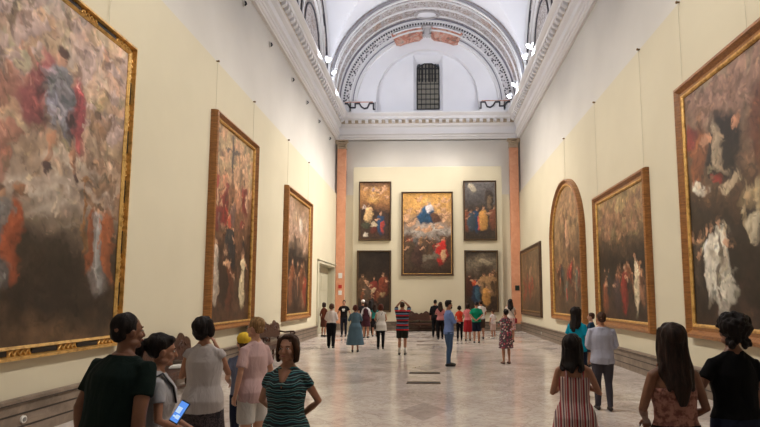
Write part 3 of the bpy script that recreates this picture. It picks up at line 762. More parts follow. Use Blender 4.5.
# small dark brackets high on the left wall
for y, w in ((12.6, 'nearest'), (15.2, 'second nearest'), (17.85, 'third nearest'), (20.9, 'third farthest'), (23.45, 'second farthest'), (26.1, 'farthest but one'), (29.0, 'farthest')):
    lab = 'small dark iron bracket high on the upper left wall, %s of the row' % {'third farthest': 'fourth farthest', 'second farthest': 'third farthest'}.get(w, w)
    e = empty('wall_bracket', (XL-.1, y, 10.65), 0, lab, 'bracket', 'iron brackets on the upper left wall')
    bm = bmesh.new(); ell(bm, (.03, 0, 0), (.03, .07, .12), seg=10); obj('plate', bm, M['upper'], e, True)
    bm = bmesh.new(); tube(bm, [(.03, 0, .05), (.08, 0, .045), (.10, 0, -.02), (.06, 0, -.06)], [.028, .03, .028, .024], 8, V((0, 1, 0))); obj('hook', bm, M['iron'], e, True)

# wall signs, sockets
def card(x, y, z, rz, w, h, m, label, name='wall_label', cat='label'):
    e = bmesh.new(); box(e, -w/2, w/2, -.02, 0, 0, h, bevel=.004); o = obj(name, e, m); o.location = (x, y, z); o.rotation_euler = (0, 0, rz); tag(o, label, cat); return o
card(XR, 12.0, 1.15, RZR, .3, .13, M['paper'], 'small white caption card between the nearest and wide right wall paintings')
card(XL, 12.7, 1.2, LZR, .22, .13, M['paper'], 'small white caption card left of the middle left wall painting')
card(-5.2, YB-.285, 2.98, 0, .22, .3, M['paper'], 'white notice on the left salmon pilaster, the upper one', 'notice', 'sign')
card(-5.2, YB-.285, 2.4, 0, .2, .2, mat('red_sign', (178, 42, 34), .5), 'small red fire sign on the left salmon pilaster, between two white notices', 'fire_sign', 'sign')
card(-5.2, YB-.285, 2.02, 0, .2, .25, M['paper'], 'white notice on the left salmon pilaster, the lower one', 'notice', 'sign')
card(4.93, YB-.285, 2.28, 0, .24, .28, mat('green_black_box', (28, 40, 30), .5), 'small dark control box on the right salmon pilaster', 'control_box', 'box')
def sensor(x, s, y, label):
    e = empty('round_socket', (x, y, .24), 0, label, 'socket')
    bm = bmesh.new(); tube(bm, [(s*.05, 0, 0), (s*.075, 0, 0)], [.05, .05], 16, V((0, 1, 0)), False); obj('rim', bm, M['paper'], e)
    bm = bmesh.new(); tube(bm, [(s*.075, 0, 0), (s*.085, 0, 0)], [.03, .03], 12, V((0, 1, 0)), False); obj('dial', bm, M['steel'], e)
sensor(XL, 1, 7.25, 'round white socket on the left stone baseboard under the nearest altarpiece')
sensor(XR, -1, 25.4, 'round white socket on the right stone baseboard under the farthest painting')
bm = bmesh.new(); box(bm, -.06, .06, -.07, -.05, -.05, .05, bevel=.004); o = obj('power_outlet', bm, M['paper']); o.location = (-.62, YB-.3, .3); tag(o, 'white outlet on the back baseboard under the long bench', 'socket')

# floor grilles
for (x, y, L) in ((-.155, 13.66, .76), (-.16, 12.09, .74)):
    lab = 'dark slotted floor grille, %s of the nearer pair' % ('farther' if y > 13 else 'nearer')
    e = empty('floor_grille', (x, y, 0), 0, lab, 'floor grille', 'floor grilles')
    bm = bmesh.new(); box(bm, -L/2, L/2, -.13, .13, 0, .006); obj('grille_plate', bm, M['iron'], e)
    bm = bmesh.new(); box(bm, -L/2, L/2, -.13, -.115, .006, .012); box(bm, -L/2, L/2, .115, .13, .006, .012); obj('rim', bm, M['dullgold'], e)
for (x, y, w) in ((-.12, 21.7, 'nearer'), (-.15, 23.7, 'farther')):
    e = empty('floor_grille', (x, y, 0), 0, 'dark slotted floor grille, %s of the distant pair' % w, 'floor grille', 'floor grilles')
    bm = bmesh.new(); box(bm, -.45, .45, -.13, .13, 0, .006); obj('grille_plate', bm, M['iron'], e)
    bm = bmesh.new(); box(bm, -.45, .45, -.13, -.115, .006, .012); box(bm, -.45, .45, .115, .13, .006, .012); obj('rim', bm, M['dullgold'], e)

# ------------------------------------------------------------------ benches
def bench(loc, rz, L, label):
    """settee: faces -y local, length along x"""
    e = empty('carved_settee', loc, rz, label, 'bench'); w = M['darkwood']; h = L/2
    bm = bmesh.new(); box(bm, -h, h, -.55, -.05, .40, .46, bevel=.012); box(bm, -h+.03, h-.03, -.53, -.5, .31, .41); obj('seat', bm, w, e)
    bm = bmesh.new()    # wavy crested back, 3 shields
    n = 48; top = []; bot = []
    for k in range(n+1):
        x = -h+L*k/n; ph = (k/n*3) % 1
        top.append((x, .93+.14*math.sin(PI*ph)**.6+(.05*math.cos(4*PI*ph) if .2 < ph < .8 else 0))); bot.append((x, .62-.06*math.sin(PI*ph)))
    extrude_profile(bm, top+bot[::-1], lambda p: (p[0], -.09+(.98-p[1])*-.12, p[1]), lambda p: (p[0], -.045+(.98-p[1])*-.12, p[1]))
    obj('backrest', bm, w, e)
    for k in range(3):
        bm = bmesh.new()
        cx = -h+L*(k+.5)/3
        tube(bm, [(cx+.16*math.cos(a*PI/8), -.105, .83+.10*math.sin(a*PI/8)) for a in range(17)], [.012]*17, 6, V((0, 1, 0)), False); ell(bm, (cx, -.1, .83), (.06, .02, .05), seg=10)
        ell(bm, (cx, -.09, .92), (.07, .03, .06), seg=10)
        obj('carved_crest', bm, w, e, True)
    for x in [-h+.05+i*(L-.1)/3 for i in range(4)]:
        bm = bmesh.new(); box(bm, x-.03, x+.03, -.1, -.04, .0, .65, bevel=.008); obj('back_post', bm, w, e)
        bm = bmesh.new(); lathe(bm, [(.025, 0), (.035, .03), (.022, .07), (.03, .2), (.038, .27), (.022, .31), (.032, .34), (.032, .4)], (x, -.5, 0), 10); obj('leg', bm, w, e, True)
    for s in (-1, 1):
        bm = bmesh.new()
        tube(bm, [(s*(h-.03), -.08, .74), (s*(h-.03), -.3, .70), (s*(h-.03), -.48, .72), (s*(h-.03), -.60, .72), (s*(h-.03), -.64, .67), (s*(h-.03), -.60, .63), (s*(h-.03), -.57, .66)], [.028, .028, .03, .035, .033, .028, .02], 8, V((1, 0, 0)))
        obj('armrest', bm, w, e, True)
        bm = bmesh.new(); lathe(bm, [(.03, .46), (.02, .5), (.032, .58), (.02, .64), (.028, .7)], (s*(h-.03), -.5, 0), 10); obj('arm_post', bm, w, e, True)
    bm = bmesh.new(); box(bm, -h+.05, h-.05, -.52, -.48, .12, .16); obj('stretcher', bm, w, e)
    return e
bench((XL+.24, 16.95, 0), LZR, 3.1, 'dark carved wooden settee against the left wall behind the blonde woman in pink')
bench((XL+.16, 10.6, 0), LZR, 2.4, 'dark carved wooden settee against the left wall, nearest to the viewer')
bench((-.25, YB-.38, 0), 0, 2.5, 'dark carved wooden settee under the large central painting')
bm = bmesh.new(); box(bm, -.16, .16, -.11, .11, 0, .02); box(bm, -.15, .14, -.10, .10, .02, .035)
tube(bm, [(-.1, 0, .04), (.1, 0, .05)], [(.09, .02), (.07, .02)], 10)
o = obj('folded_paper', bm, M['paper']); o.location = (XL+.5, 10.75, .478); o.rotation_euler = (0, 0, .3); tag(o, 'white papers lying on the nearest settee', 'paper')

# ------------------------------------------------------------------ lamps on the cornice
SPOTS = []
def floodlight(x, y, s, label, lit=True):
    e = empty('cornice_floodlight', (x, y, ZC1), 0, label, 'floodlight', 'floodlights along the cornices')
    bm = bmesh.new(); box(bm, -.05, .05, -.08, .08, 0, .03); tube(bm, [(0, 0, .03), (0, 0, .16)], [.02, .02], 8); obj('bracket', bm, M['steel'], e)
    D = V((s*.62, -.12, -.78)).normalized(); c = V((s*.06, 0, .2))
    bm = bmesh.new(); tube(bm, [c-D*.14, c-D*.1, c+D*.05, c+D*.1], [.06, .10, .13, .14], 16, round_ends=False); obj('housing', bm, M['lampbody'], e, True)
    bm = bmesh.new(); tube(bm, [c+D*.101, c+D*.115], [.125, .11], 16, round_ends=False); obj('lens', bm, M['lamp'], e, True)
    SPOTS.append((V((x, y, ZC1))+c+D*.2, D, s))
FL = [(-4.83, 1, [(1.5, 'first'), (6.0, 'second'), (11.0, 'third'), (18.2, 'fourth'), (24.0, 'fifth'), (25.4, 'sixth')]),
      (4.48, -1, [(1.5, 'first'), (6.0, 'second'), (11.0, 'third'), (18.0, 'fourth'), (22.9, 'fifth'), (24.0, 'sixth'), (27.2, 'seventh'), (28.9, 'eighth')])]
for x, s, L in FL:
    for y, w in L: floodlight(x, y, s, 'white floodlight on the %s cornice, %s from the viewer' % ('left' if s > 0 else 'right', w))

def add_light(name, kind, loc, energy, color, direction=None, **k):
    l = bpy.data.lights.new(name, kind); l.energy = energy; l.color = color
    for a, b in k.items(): setattr(l, a, b)
    o = bpy.data.objects.new(name, l); COL.objects.link(o); o.location = loc
    if direction is not None: o.rotation_euler = V(direction).to_track_quat('-Z', 'Y').to_euler()
    return o
WARM = (1.0, .93, .85); COOL = (.86, .9, 1.0)
for p, D, s in SPOTS:
    if p.y < 4: continue
    # wall washers: aimed across the hall at the opposite wall's pictures and the floor
    add_light('spot_beam', 'SPOT', p, 2900 if p.y > 8 else 2300, WARM, V((s*9.3, 0, -8.6)), spot_size=math.radians(74), spot_blend=1.0, shadow_soft_size=.25)
# lamp near the middle of the end bays washing the back wall
for x in (-4.6, 4.25):
    add_light('end_wall_beam', 'SPOT', (x, 26.5, 12.9), 1500, WARM, V((-x*.8, 4.8, -7.4)), spot_size=math.radians(70), spot_blend=1.0, shadow_soft_size=.25)
# unseen area lights added on the cornice tops to brighten the vault
for x in (-5.2, 4.86):
    for y in (27.5, 23.0, 15.0, 6.0, -3.0):
        add_light('vault_fill_light', 'AREA', (x, y, ZC1+.12), 215, COOL, V((-x*.2, 0, 1)), shape='RECTANGLE', size=.25, size_y=2.5)

# ------------------------------------------------------------------ world, camera, view
wd = bpy.data.worlds.new('world'); scene.world = wd; wd.use_nodes = True
wd.node_tree.nodes['Background'].inputs[0].default_value = (.35, .38, .45, 1); wd.node_tree.nodes['Background'].inputs[1].default_value = .25
cam = bpy.data.cameras.new('camera'); co = bpy.data.objects.new('camera', cam); COL.objects.link(co); scene.camera = co
cam.sensor_width = 36; cam.sensor_fit = 'HORIZONTAL'; cam.lens = 540/760*36
cam.shift_x = -33/760; cam.shift_y = 26.5/760
co.location = (0, 0, 1.85)
co.rotation_euler = (PI/2+math.atan(58/540), 0, math.atan(17.5/540))
vs = scene.view_settings; vs.view_transform = 'Standard'; vs.look = 'None'; vs.gamma = 1; vs.use_curve_mapping = False; vs.exposure = 0.12
# ------------------------------------------------------------------ people
def skinmat(name, rgb):
    m = mat(name, rgb, .5); t = NT(m); n = t.noise(14, 4)
    t.color(t.ramp(n, [(.35, tuple(int(c*.93) for c in rgb)), (.65, rgb)])); m.node_tree.nodes['Principled BSDF'].inputs['Subsurface Weight'].default_value = .0; return m
SK = {'tan': skinmat('tan_skin', (172, 120, 92)), 'fair': skinmat('fair_skin', (206, 156, 128)), 'brown': skinmat('brown_skin', (128, 84, 60)), 'dark': skinmat('dark_brown_skin', (104, 68, 50))}
def hairmat(name, a, b):
    m = mat(name, a, .62, spec=.2); t = NT(m); v = t.mapping((38, 38, 5)); n = t.noise(1.6, 4, .6, v, .6)
    t.color(t.ramp(n, [(.35, a), (.7, b)])); t.bump(n, .7, .01); return m
HM = {'black': hairmat('black_hair', (16, 12, 11), (38, 29, 26)), 'brown': hairmat('brown_hair', (44, 28, 19), (84, 56, 38)), 'darkbrown': hairmat('dark_brown_hair', (26, 17, 13), (56, 36, 27)),
      'blonde': hairmat('ash_blonde_hair', (104, 76, 48), (176, 138, 92)), 'auburn': hairmat('auburn_hair', (58, 26, 18), (100, 50, 34)), 'grey': hairmat('grey_brown_hair', (70, 56, 46), (110, 92, 78))}
def cloth(name, rgb, rough=.9, fold=.5):
    m = mat(name, rgb, rough, spec=.15); t = NT(m)
    a = t.noise(4.5, 3, .5, t.mapping((1.6, 1.6, .55)), 1.2); f = t.noise(240, 1)
    t.color(t.ramp(t.noise(3, 2), [(.3, tuple(int(c*.93) for c in rgb)), (.7, rgb)]))
    t.bump(a, fold, .05); return m
def pattern(name, fn, fold=.4):
    m = mat(name, (120, 120, 120), .85); t = NT(m); t.color(fn(t)); t.bump(t.noise(4.5, 3, .5, t.mapping((1.6, 1.6, .55)), 1.2), fold, .05); return m
def hstripes(stops, freq, axis=2, wob=.0):
    def f(t):
        x = t.xyz()[axis]
        if wob: x = t.math('ADD', x, t.math('MULTIPLY', t.noise(6, 2), wob))
        return t.ramp(t.math('FRACT', t.math('MULTIPLY', x, freq)), stops, True)
    return f
def blobs(base, cols, scale):
    def f(t):
        v = t.n.new('ShaderNodeTexVoronoi'); v.inputs['Scale'].default_value = scale; t.link(t.tc.outputs['Object'], v.inputs['Vector'])
        s = t.n.new('ShaderNodeSeparateColor'); t.link(v.outputs['Color'], s.inputs[0])
        n = len(cols); c = t.ramp(s.outputs[0], [(i/n, cols[i]) for i in range(n)], True)
        return t.mix(t.math('LESS_THAN', v.outputs['Distance'], .42), base, c)
    return f
EYEW = mat('eye_white', (214, 208, 200), .3); EYED = mat('dark_iris', (30, 20, 16), .2); LIP = mat('lips', (150, 82, 74), .5)

def remesh(bm, voxel, smooth=2, name='tmp'):
    bmesh.ops.recalc_face_normals(bm, faces=bm.faces)
    me = bpy.data.meshes.new(name); bm.to_mesh(me); bm.free()
    o = bpy.data.objects.new(name, me); COL.objects.link(o)
    r = o.modifiers.new('r', 'REMESH'); r.mode = 'VOXEL'; r.voxel_size = voxel; r.adaptivity = 0
    if smooth: s = o.modifiers.new('s', 'SMOOTH'); s.factor = .5; s.iterations = smooth
    dg = bpy.context.evaluated_depsgraph_get(); ev = o.evaluated_get(dg)
    out = bpy.data.meshes.new_from_object(ev); COL.objects.unlink(o); bpy.data.objects.remove(o)
    return out
from mathutils import noise as mnoise
def displace(me, amp, f, stretch=(1, 1, 1)):
    co = np.empty(len(me.vertices)*3, np.float32); me.vertices.foreach_get('co', co); co = co.reshape(-1, 3)
    no = np.empty(len(me.vertices)*3, np.float32); me.vertices.foreach_get('normal', no); no = no.reshape(-1, 3)
    d = np.array([mnoise.noise(V((p[0]*f*stretch[0], p[1]*f*stretch[1], p[2]*f*stretch[2]))) for p in co])
    co = co+no*(d*amp)[:, None]; me.vertices.foreach_set('co', co.reshape(-1).astype(np.float32)); me.update()

POSE = {   # elbow, wrist for one side (x outward), palm side axis
    'down': ((.225, -.03, 1.15), (.235, .03, .91)),
    'back': ((.25, -.10, 1.17), (.05, -.17, 1.0)),
    'front': ((.215, .02, 1.15), (.11, .24, 1.20)),
    'low_front': ((.225, .0, 1.15), (.13, .20, 1.04)),
    'fold': ((.235, .05, 1.17), (-.04, .2, 1.17)),
    'fold2': ((.235, .07, 1.16), (-.02, .22, 1.22)),
    'up': ((.205, .16, 1.585), (.085, .03, 1.735)),
    'hip': ((.36, -.07, 1.17), (.19, .03, 1.03)),
    'chin': ((.20, .12, 1.18), (.07, .15, 1.45)),
    'camera': ((.26, .16, 1.24), (.10, .28, 1.50)),
    'out': ((.29, .0, 1.16), (.40, .10, .95)),
    'cross_up': ((.25, .02, 1.16), (.02, .17, 1.30)),
}
def person(x, y, face, H, sex, label, skin='tan', hair=('short', 'black'), L='down', R='down', top=None, bottom=None, dress=None, near=False, w=1.0,
           look=(0, 0), stance=(.0, .0), shoe=(20, 18, 18), socks=None, lean=0, extra=None):
    """face: heading of the view direction in degrees, 0 = away from the viewer (+y), 90 = to photo left, -90 = right, 180 = towards"""
    s = H/1.75; fm = sex == 'f'
    e = empty('person', (x, y, 0), math.radians(face), label, 'person'); e.scale = (s, s, s)
    if sex == 'c': fm = False
    sm = SK[skin]; vx = .0075/s if near else .0115/s
    sw = (.150 if fm else .176)*(.5+.5*w); ar = (.82 if fm else 1.0)*(.6+.4*w)
    tors = ([(.85, .10, .08, 0), (.885, .165, .105, -.01), (.93, .178, .118, -.015), (1.0, .165, .108, -.005), (1.08, .135, .09, 0), (1.16, .135, .09, 0), (1.25, .15, .108, .012), (1.33, .150, .108, .010), (1.385, .130, .085, 0), (1.43, .092, .066, -.008), (1.47, .056, .052, -.01)] if fm else
            [(.85, .10, .08, 0), (.885, .155, .105, -.005), (.93, .165, .115, -.01), (1.0, .158, .108, 0), (1.08, .152, .10, 0), (1.18, .162, .105, .0), (1.28, .178, .118, .005), (1.35, .175, .112, 0), (1.405, .152, .088, -.005), (1.45, .105, .068, -.01), (1.49, .064, .058, -.012)])
    tors = [(z, rx*w, ry*(.4+.6*w), yo) for z, rx, ry, yo in tors]
    lz = lean
    def Y(z): return lz*(z-.9) if z > .9 else 0
    def torso(bm, z0, z1, inf, flare=None, n=24):
        pts, rr = [], []
        zs = [z0]+[t[0] for t in tors if z0+.015 < t[0] < z1-.015]+[z1]
        for z in zs:
            rx = np.interp(z, [t[0] for t in tors], [t[1] for t in tors]); ry = np.interp(z, [t[0] for t in tors], [t[2] for t in tors]); yo = np.interp(z, [t[0] for t in tors], [t[3] for t in tors])
            if z < .93: rx = max(rx, .178*w*.98); ry = max(ry, .115*(.4+.6*w))
            k = flare(z) if flare else 0
            pts.append((0, yo+Y(z), z)); rr.append((rx+inf+k, ry+inf+k*.8))
        tube(bm, pts, rr, n, round_ends=False)
    # ---- body
    bm = bmesh.new(); tube(bm, [(0, t[3]+Y(t[0]), t[0]) for t in tors], [(t[1], t[2]) for t in tors], 20, round_ends=False)
    nr = .047 if fm else .056
    for q in (-1, 1): tube(bm, [(q*.02, -.02+Y(1.5), 1.50), (q*sw*.5, -.015+Y(1.44), 1.437 if fm else 1.45), (q*sw*.95, -.01+Y(1.4), 1.395 if fm else 1.41)], [.035, .032, .036], 10)
    hy = Y(1.5)
    tube(bm, [(0, -.018+hy, 1.42), (0, -.01+hy, 1.50), (0, 0+hy, 1.58)], [nr*1.25, nr, nr], 14)
    HR = Matrix.Translation((0, hy, 1.52)) @ Matrix.Rotation(math.radians(look[0]), 4, 'Z') @ Matrix.Rotation(math.radians(look[1]), 4, 'X') @ Matrix.Translation((0, 0, -1.52))
    hk = 1.0 if sex != 'c' else 1.18
    HR = HR @ Matrix.Translation((0, 0, 1.52*(1-hk))) @ Matrix.Diagonal((hk, hk, hk, 1))
    hb = bmesh.new()
    ell(hb, (0, -.012, 1.655), (.075, .094, .095)); ell(hb, (0, .022, 1.602), (.057, .066, .082)); ell(hb, (0, .066, 1.543), (.026, .024, .02))
    ell(hb, (0, .072, 1.662), (.048, .018, .011)); ell(hb, (0, .083, 1.575), (.024, .012, .010))
    for q in (-1, 1):
        ell(hb, (q*.034, .058, 1.605), (.028, .028, .026)); ell(hb, (q*.076, -.004, 1.622), (.010, .018, .029), Matrix.Rotation(q*.25, 4, 'Y'))
        ell(hb, (q*.047, .02, 1.56), (.02, .04, .022))
    tube(hb, [(0, .083, 1.655), (0, .097, 1.625), (0, .106, 1.606)], [.009, .011, .015], 8)
    for v in hb.verts: v.co = HR @ v.co
    tmp = bpy.data.meshes.new('t'); hb.to_mesh(tmp); hb.free(); bm.from_mesh(tmp)
    fr = .0088 if near else .0095
    wrists = {}
    for side, key in ((-1, L), (1, R)):
        E, W_ = POSE[key] if isinstance(key, str) else key
        S = V((side*sw, -.005+Y(1.42), 1.385 if fm else 1.40)); E = V((side*E[0]*(.55+.45*w), E[1]+Y(E[2]), E[2])); W_ = V((side*W_[0], W_[1]+Y(W_[2]), W_[2]))
        tube(bm, [(side*sw*.45, Y(1.4), 1.405), S, S.lerp(E, .35), E, E.lerp(W_, .3), W_], [.048*ar, .049*ar, .045*ar, .037*ar, .037*ar, .025*ar], 14, V((0, 1, 0)))
        d = (W_-E).normalized(); ax = V((0, 1, 0)) if abs(d.y) < .75 else V((side, 0, 0))
        ax = (ax-d*ax.dot(d)).normalized(); nrm = d.cross(ax).normalized()
        if nrm.dot(V((-side, 0, 0) if abs(d.z) > .6 else (0, -.2, -1))) < 0: nrm = -nrm
        hk2 = .88 if fm else 1.0
        pc = W_+d*.085*hk2
        tube(bm, [W_-d*.01, W_+d*.03, pc], [(.024*ar, .018), (.036*hk2, .015), (.038*hk2, .013)], 12, ax)
        for i, (o, ln) in enumerate(((.030, .070), (.010, .078), (-.010, .073), (-.029, .058))):
            b = pc-d*.008+ax*o*hk2; m1 = b+(d*.95+nrm*.2).normalized()*ln*.5*hk2; m2 = m1+(d*.7+nrm*.7).normalized()*ln*.3*hk2; m3 = m2+(d*.3+nrm).normalized()*ln*.25*hk2
            tube(bm, [b, m1, m2, m3], [fr, fr*.95, fr*.9, fr*.75], 8, ax)
        tb = W_+d*.028+ax*.026*hk2; t1 = tb+(d*.7+ax*.6+nrm*.35).normalized()*.035; t2 = t1+(d*.9+ax*.15+nrm*.45).normalized()*.032
        tube(bm, [tb, t1, t2], [.012, .0105, .0085], 8, nrm)
        wrists[side] = (pc+d*.02, d, nrm, E, S, W_)
    legs = {}
    for side in (-1, 1):
        st = stance[0 if side < 0 else 1]; lw = .5+.5*w
        hip = V((side*.088*lw, -.005, .88)); kn = V((side*.093, .012+st*.5, .49)); an = V((side*.095, -.025+st, .085))
        calf = kn.lerp(an, .3)+V((0, -.012, 0))
        tube(bm, [hip, hip.lerp(kn, .35), kn, calf, kn.lerp(an, .7), an], [.088*lw, .076*lw, .052, .055, .038, .033], 16)
        tube(bm, [(an.x, an.y-.03, .04), (an.x, an.y+.06, .045), (an.x+side*.012, an.y+.16, .025)], [(.03, .03), (.037, .032), (.04, .018)], 12)
        legs[side] = (hip, kn, calf, an)
    body = link_mesh('body', remesh(bm, vx, 2), sm, e, True)
    # ---- face details
    for q in (-1, 1):
        bm = bmesh.new(); c = HR @ V((q*.031, .078, 1.640)); ell(bm, c, (.013, .008, .0065), seg=10, rings=6); ey = obj('eye', bm, EYEW, e, True)
        bm = bmesh.new(); c2 = HR @ V((q*.031, .0855, 1.640)); ell(bm, c2, (.0062, .003, .0062), seg=8, rings=6); obj('iris', bm, EYED, ey, True)
        bm = bmesh.new(); tube(bm, [HR @ V((q*.046, .074, 1.660)), HR @ V((q*.033, .083, 1.664)), HR @ V((q*.018, .086, 1.661))], [.003, .004, .003], 6); obj('eyebrow', bm, HM[hair[1]], e, True)
    bm = bmesh.new(); ell(bm, HR @ V((0, .0935, 1.576)), (.022, .005, .006), seg=10, rings=6); obj('lips', bm, LIP, e, True)
    # ---- hair
    bm = bmesh.new(); hs = hair[0]
    big = {'short': 0, 'crop': -.004}.get(hs, .006)
    ell(bm, (0, -.022 if hs in ('short', 'crop', 'curly') else -.036, 1.678), (.083+big, .096+big, .090+big))
    if hs in ('short', 'crop'):
        ell(bm, (0, -.055, 1.63), (.068, .052, .062)); 
        for q in (-1, 1): ell(bm, (q*.066, -.012, 1.655), (.016, .035, .035))
        if hs == 'short': ell(bm, (0, .035, 1.735), (.06, .05, .03))
    elif hs in ('bob', 'shortbob'):
        b = 1.56 if hs == 'shortbob' else 1.52
        ell(bm, (0, -.05, 1.63), (.088, .066, .10)); tube(bm, [(0, -.055, 1.68), (0, -.058, 1.60), (0, -.05, b+.02)], [(.085, .06), (.092, .058), (.075, .04)], 18)
        for q in (-1, 1): tube(bm, [(q*.07, .01, 1.72), (q*.090, .006, 1.63), (q*.088, .0, b+.02)], [(.022, .04), (.026, .042), (.022, .036)], 10)
        ell(bm, (0, .012, 1.742), (.062, .05, .026))
    elif hs in ('long', 'verylong', 'shoulder'):
        e1 = {'long': 1.28, 'verylong': 1.20, 'shoulder': 1.40}[hs]
        ell(bm, (0, -.045, 1.64), (.088, .07, .1)); zz = [1.68, 1.58, 1.48, (1.48+e1)/2, e1]; yy = [-.05, -.065, -.10, -.135, -.13]
        tube(bm, [(0, yy[i]+hy*0, zz[i]) for i in range(5)], [(.088, .06), (.090, .055), (.085, .04), (.068, .03), (.028, .016)], 18)
        for q in (-1, 1): tube(bm, [(q*.07, .03, 1.71), (q*.083, .01, 1.62), (q*.092, -.03, 1.50), (q*.10, -.07, 1.42), (q*.08, -.115, (1.42+e1)/2)], [(.02, .04), (.022, .045), (.022, .045), (.024, .04), (.02, .02)], 10)
        ell(bm, (0, .04, 1.735), (.062, .048, .03))
    elif hs == 'ponytail':
        ell(bm, (0, -.05, 1.64), (.074, .06, .075)); ell(bm, (0, .03, 1.728), (.062, .05, .03)); ell(bm, (0, -.125, 1.69), (.03, .03, .03))
        tube(bm, [(0, -.12, 1.69), (0, -.165, 1.65), (0, -.17, 1.55), (0, -.155, 1.43), (0, -.15, 1.36)], [.024, .036, .04, .03, .012], 12)
    elif hs == 'bun':
        ell(bm, (0, -.05, 1.64), (.072, .056, .07)); ell(bm, (0, .03, 1.728), (.062, .05, .03)); ell(bm, (0, -.12, 1.71), (.048, .045, .045))
    elif hs == 'curly':
        for i in range(70):
            a = random.uniform(0, 2*PI); z = random.uniform(-.35, 1); r = math.sqrt(max(0, 1-z*z))
            c = (math.cos(a)*r*.098, -.045+math.sin(a)*r*.098, 1.678+z*.092)
            if c[1] > .03 and c[2] < 1.70: continue
            ell(bm, c, (.028, .028, .028), seg=8, rings=6)
        ell(bm, (0, -.04, 1.68), (.105, .10, .10)); ell(bm, (0, -.1, 1.66), (.085, .06, .09))
        for i in range(14): ell(bm, (random.uniform(-.07, .07), -.12+random.uniform(-.02, .03), random.uniform(1.54, 1.60)), (.022, .022, .03), seg=8, rings=6)
    for v in bm.verts:
        if v.co.z > 1.45: v.co = HR @ v.co
        else: v.co = v.co.lerp(HR @ v.co, max(0, (v.co.z-1.3)/.15)) if v.co.z > 1.3 else v.co+V((0, Y(1.4), 0))
    hm = remesh(bm, vx*1.0, 2); displace(hm, .010 if near else .012, 26, (1, 1, .22) if hs != 'curly' else (1.6, 1.6, 1.6))
    if hs in ('crop', 'short', 'bob', 'shortbob', 'long', 'ponytail', 'bun', 'curly', 'verylong', 'shoulder'): link_mesh('hair', hm, HM[hair[1]], e, True)
    # ---- clothing
    cv = vx*1.25
    def sleeve(bm, side, frac, inf):
        pc, d, nrm, E, S, W_ = wrists[side]; base = V((side*sw*.4, Y(1.4), 1.40))
        if frac <= 1:
            P = [base, S+V((side*.004, 0, .002)), S.lerp(E, frac*.5), S.lerp(E, frac)]; r = [.046*ar+inf, .049*ar+inf, .047*ar+inf*1.2, .046*ar+inf*1.25]
        else:
            f = frac-1; P = [base, S+V((side*.004, 0, .002)), S.lerp(E, .4), E, E.lerp(W_, f*.5), E.lerp(W_, f)]; r = [.046*ar+inf, .049*ar+inf, .046*ar+inf*1.2, .04*ar+inf*1.3, .038*ar+inf*1.2, .032*ar+inf*1.1]
        tube(bm, P, r, 14, V((0, 1, 0)), False)
    def garment(name, m, z0, z1, inf, sl=None, flare=None, legs_to=None, linf=.014, collar=False):
        bm = bmesh.new()
        if z1: torso(bm, z0, z1, inf, flare)
        if sl is not None:
            for side in (-1, 1): sleeve(bm, side, sl, inf*.8)
            for q in (-1, 1): tube(bm, [(q*.035, -.02+Y(1.47), 1.462), (q*sw*.5, -.015+Y(1.44), 1.434 if fm else 1.447), (q*sw*.95, -.01+Y(1.4), 1.395 if fm else 1.41)], [.045, .041, .042], 10)
        if legs_to is not None:
            for side in (-1, 1):
                hip, kn, calf, an = legs[side]; lw = .5+.5*w
                P = [hip+V((0, 0, .03)), hip.lerp(kn, .35), kn, calf, an+V((0, 0, -.01))]; r = [.09*lw+linf, .08*lw+linf, .055+linf, .052+linf, .04+linf]
                if legs_to > .45: P = [P[0], P[1], hip.lerp(kn, (hip.z-legs_to)/(hip.z-kn.z))]; r = [r[0], r[1], .074*lw+linf]
                elif legs_to > .15: P = P[:3]+[kn.lerp(an, (kn.z-legs_to)/(kn.z-an.z))]; r = r[:3]+[.055+linf]
                tube(bm, P, r, 16, round_ends=False)
        me = remesh(bm, cv, 2); displace(me, .008, 9, (1, 1, .45))
        g = link_mesh(name, me, m, e, True)
        if collar:
            bm = bmesh.new(); pts = [(.068*math.cos(a*PI/10), -.012+Y(1.48)+.062*math.sin(a*PI/10), 1.478) for a in range(21)]
            tube(bm, pts, [(.008, .022)]*21, 8, V((0, 0, 1)), False); obj('collar', bm, m, e, True)
        return g
    def straps(m, z0, z1=1.43, xs=.085, wd=.012):
        for side in (-1, 1):
            bm = bmesh.new(); P = [(side*xs, .118+Y(z0), z0), (side*xs*1.05, .098+Y(1.38), 1.38), (side*xs*1.1, .03+Y(z1), z1+.038), (side*xs*1.05, -.05+Y(z1), z1+.02), (side*xs*.95, -.105+Y(1.36), 1.36), (side*xs*.85, -.125+Y(z0), z0)]
            tube(bm, P, [(wd, .005)]*6, 8, V((1, 0, 0)), False); obj('strap', bm, m, e, True)
    neck_z = 1.47 if fm else 1.485
    if dress:
        m, hem, kind, sl = dress
        fl = lambda z: max(0, (1.06-z))*dress_flare.get(kind, .12)
        if kind == 'sun': garment('dress', m, hem, 1.335, .010, None, lambda z: max(0, 1.1-z)*.16); straps(m, 1.32)
        else: garment('dress', m, hem, neck_z, .014, sl, fl)
    if bottom:
        k, m, hem = bottom
        if k == 'skirt': garment('skirt', m, hem, 1.05, .012, None, lambda z: max(0, .95-z)*.06)
        elif k == 'trousers': garment('trousers', m, .822, 1.03, .008, None, None, .1, .012)
        elif k == 'wide': garment('trousers', m, .822, 1.03, .012, None, None, .1, .03)
        elif k == 'shorts': garment('shorts', m, .822, 1.03, .010, None, None, hem, .022)
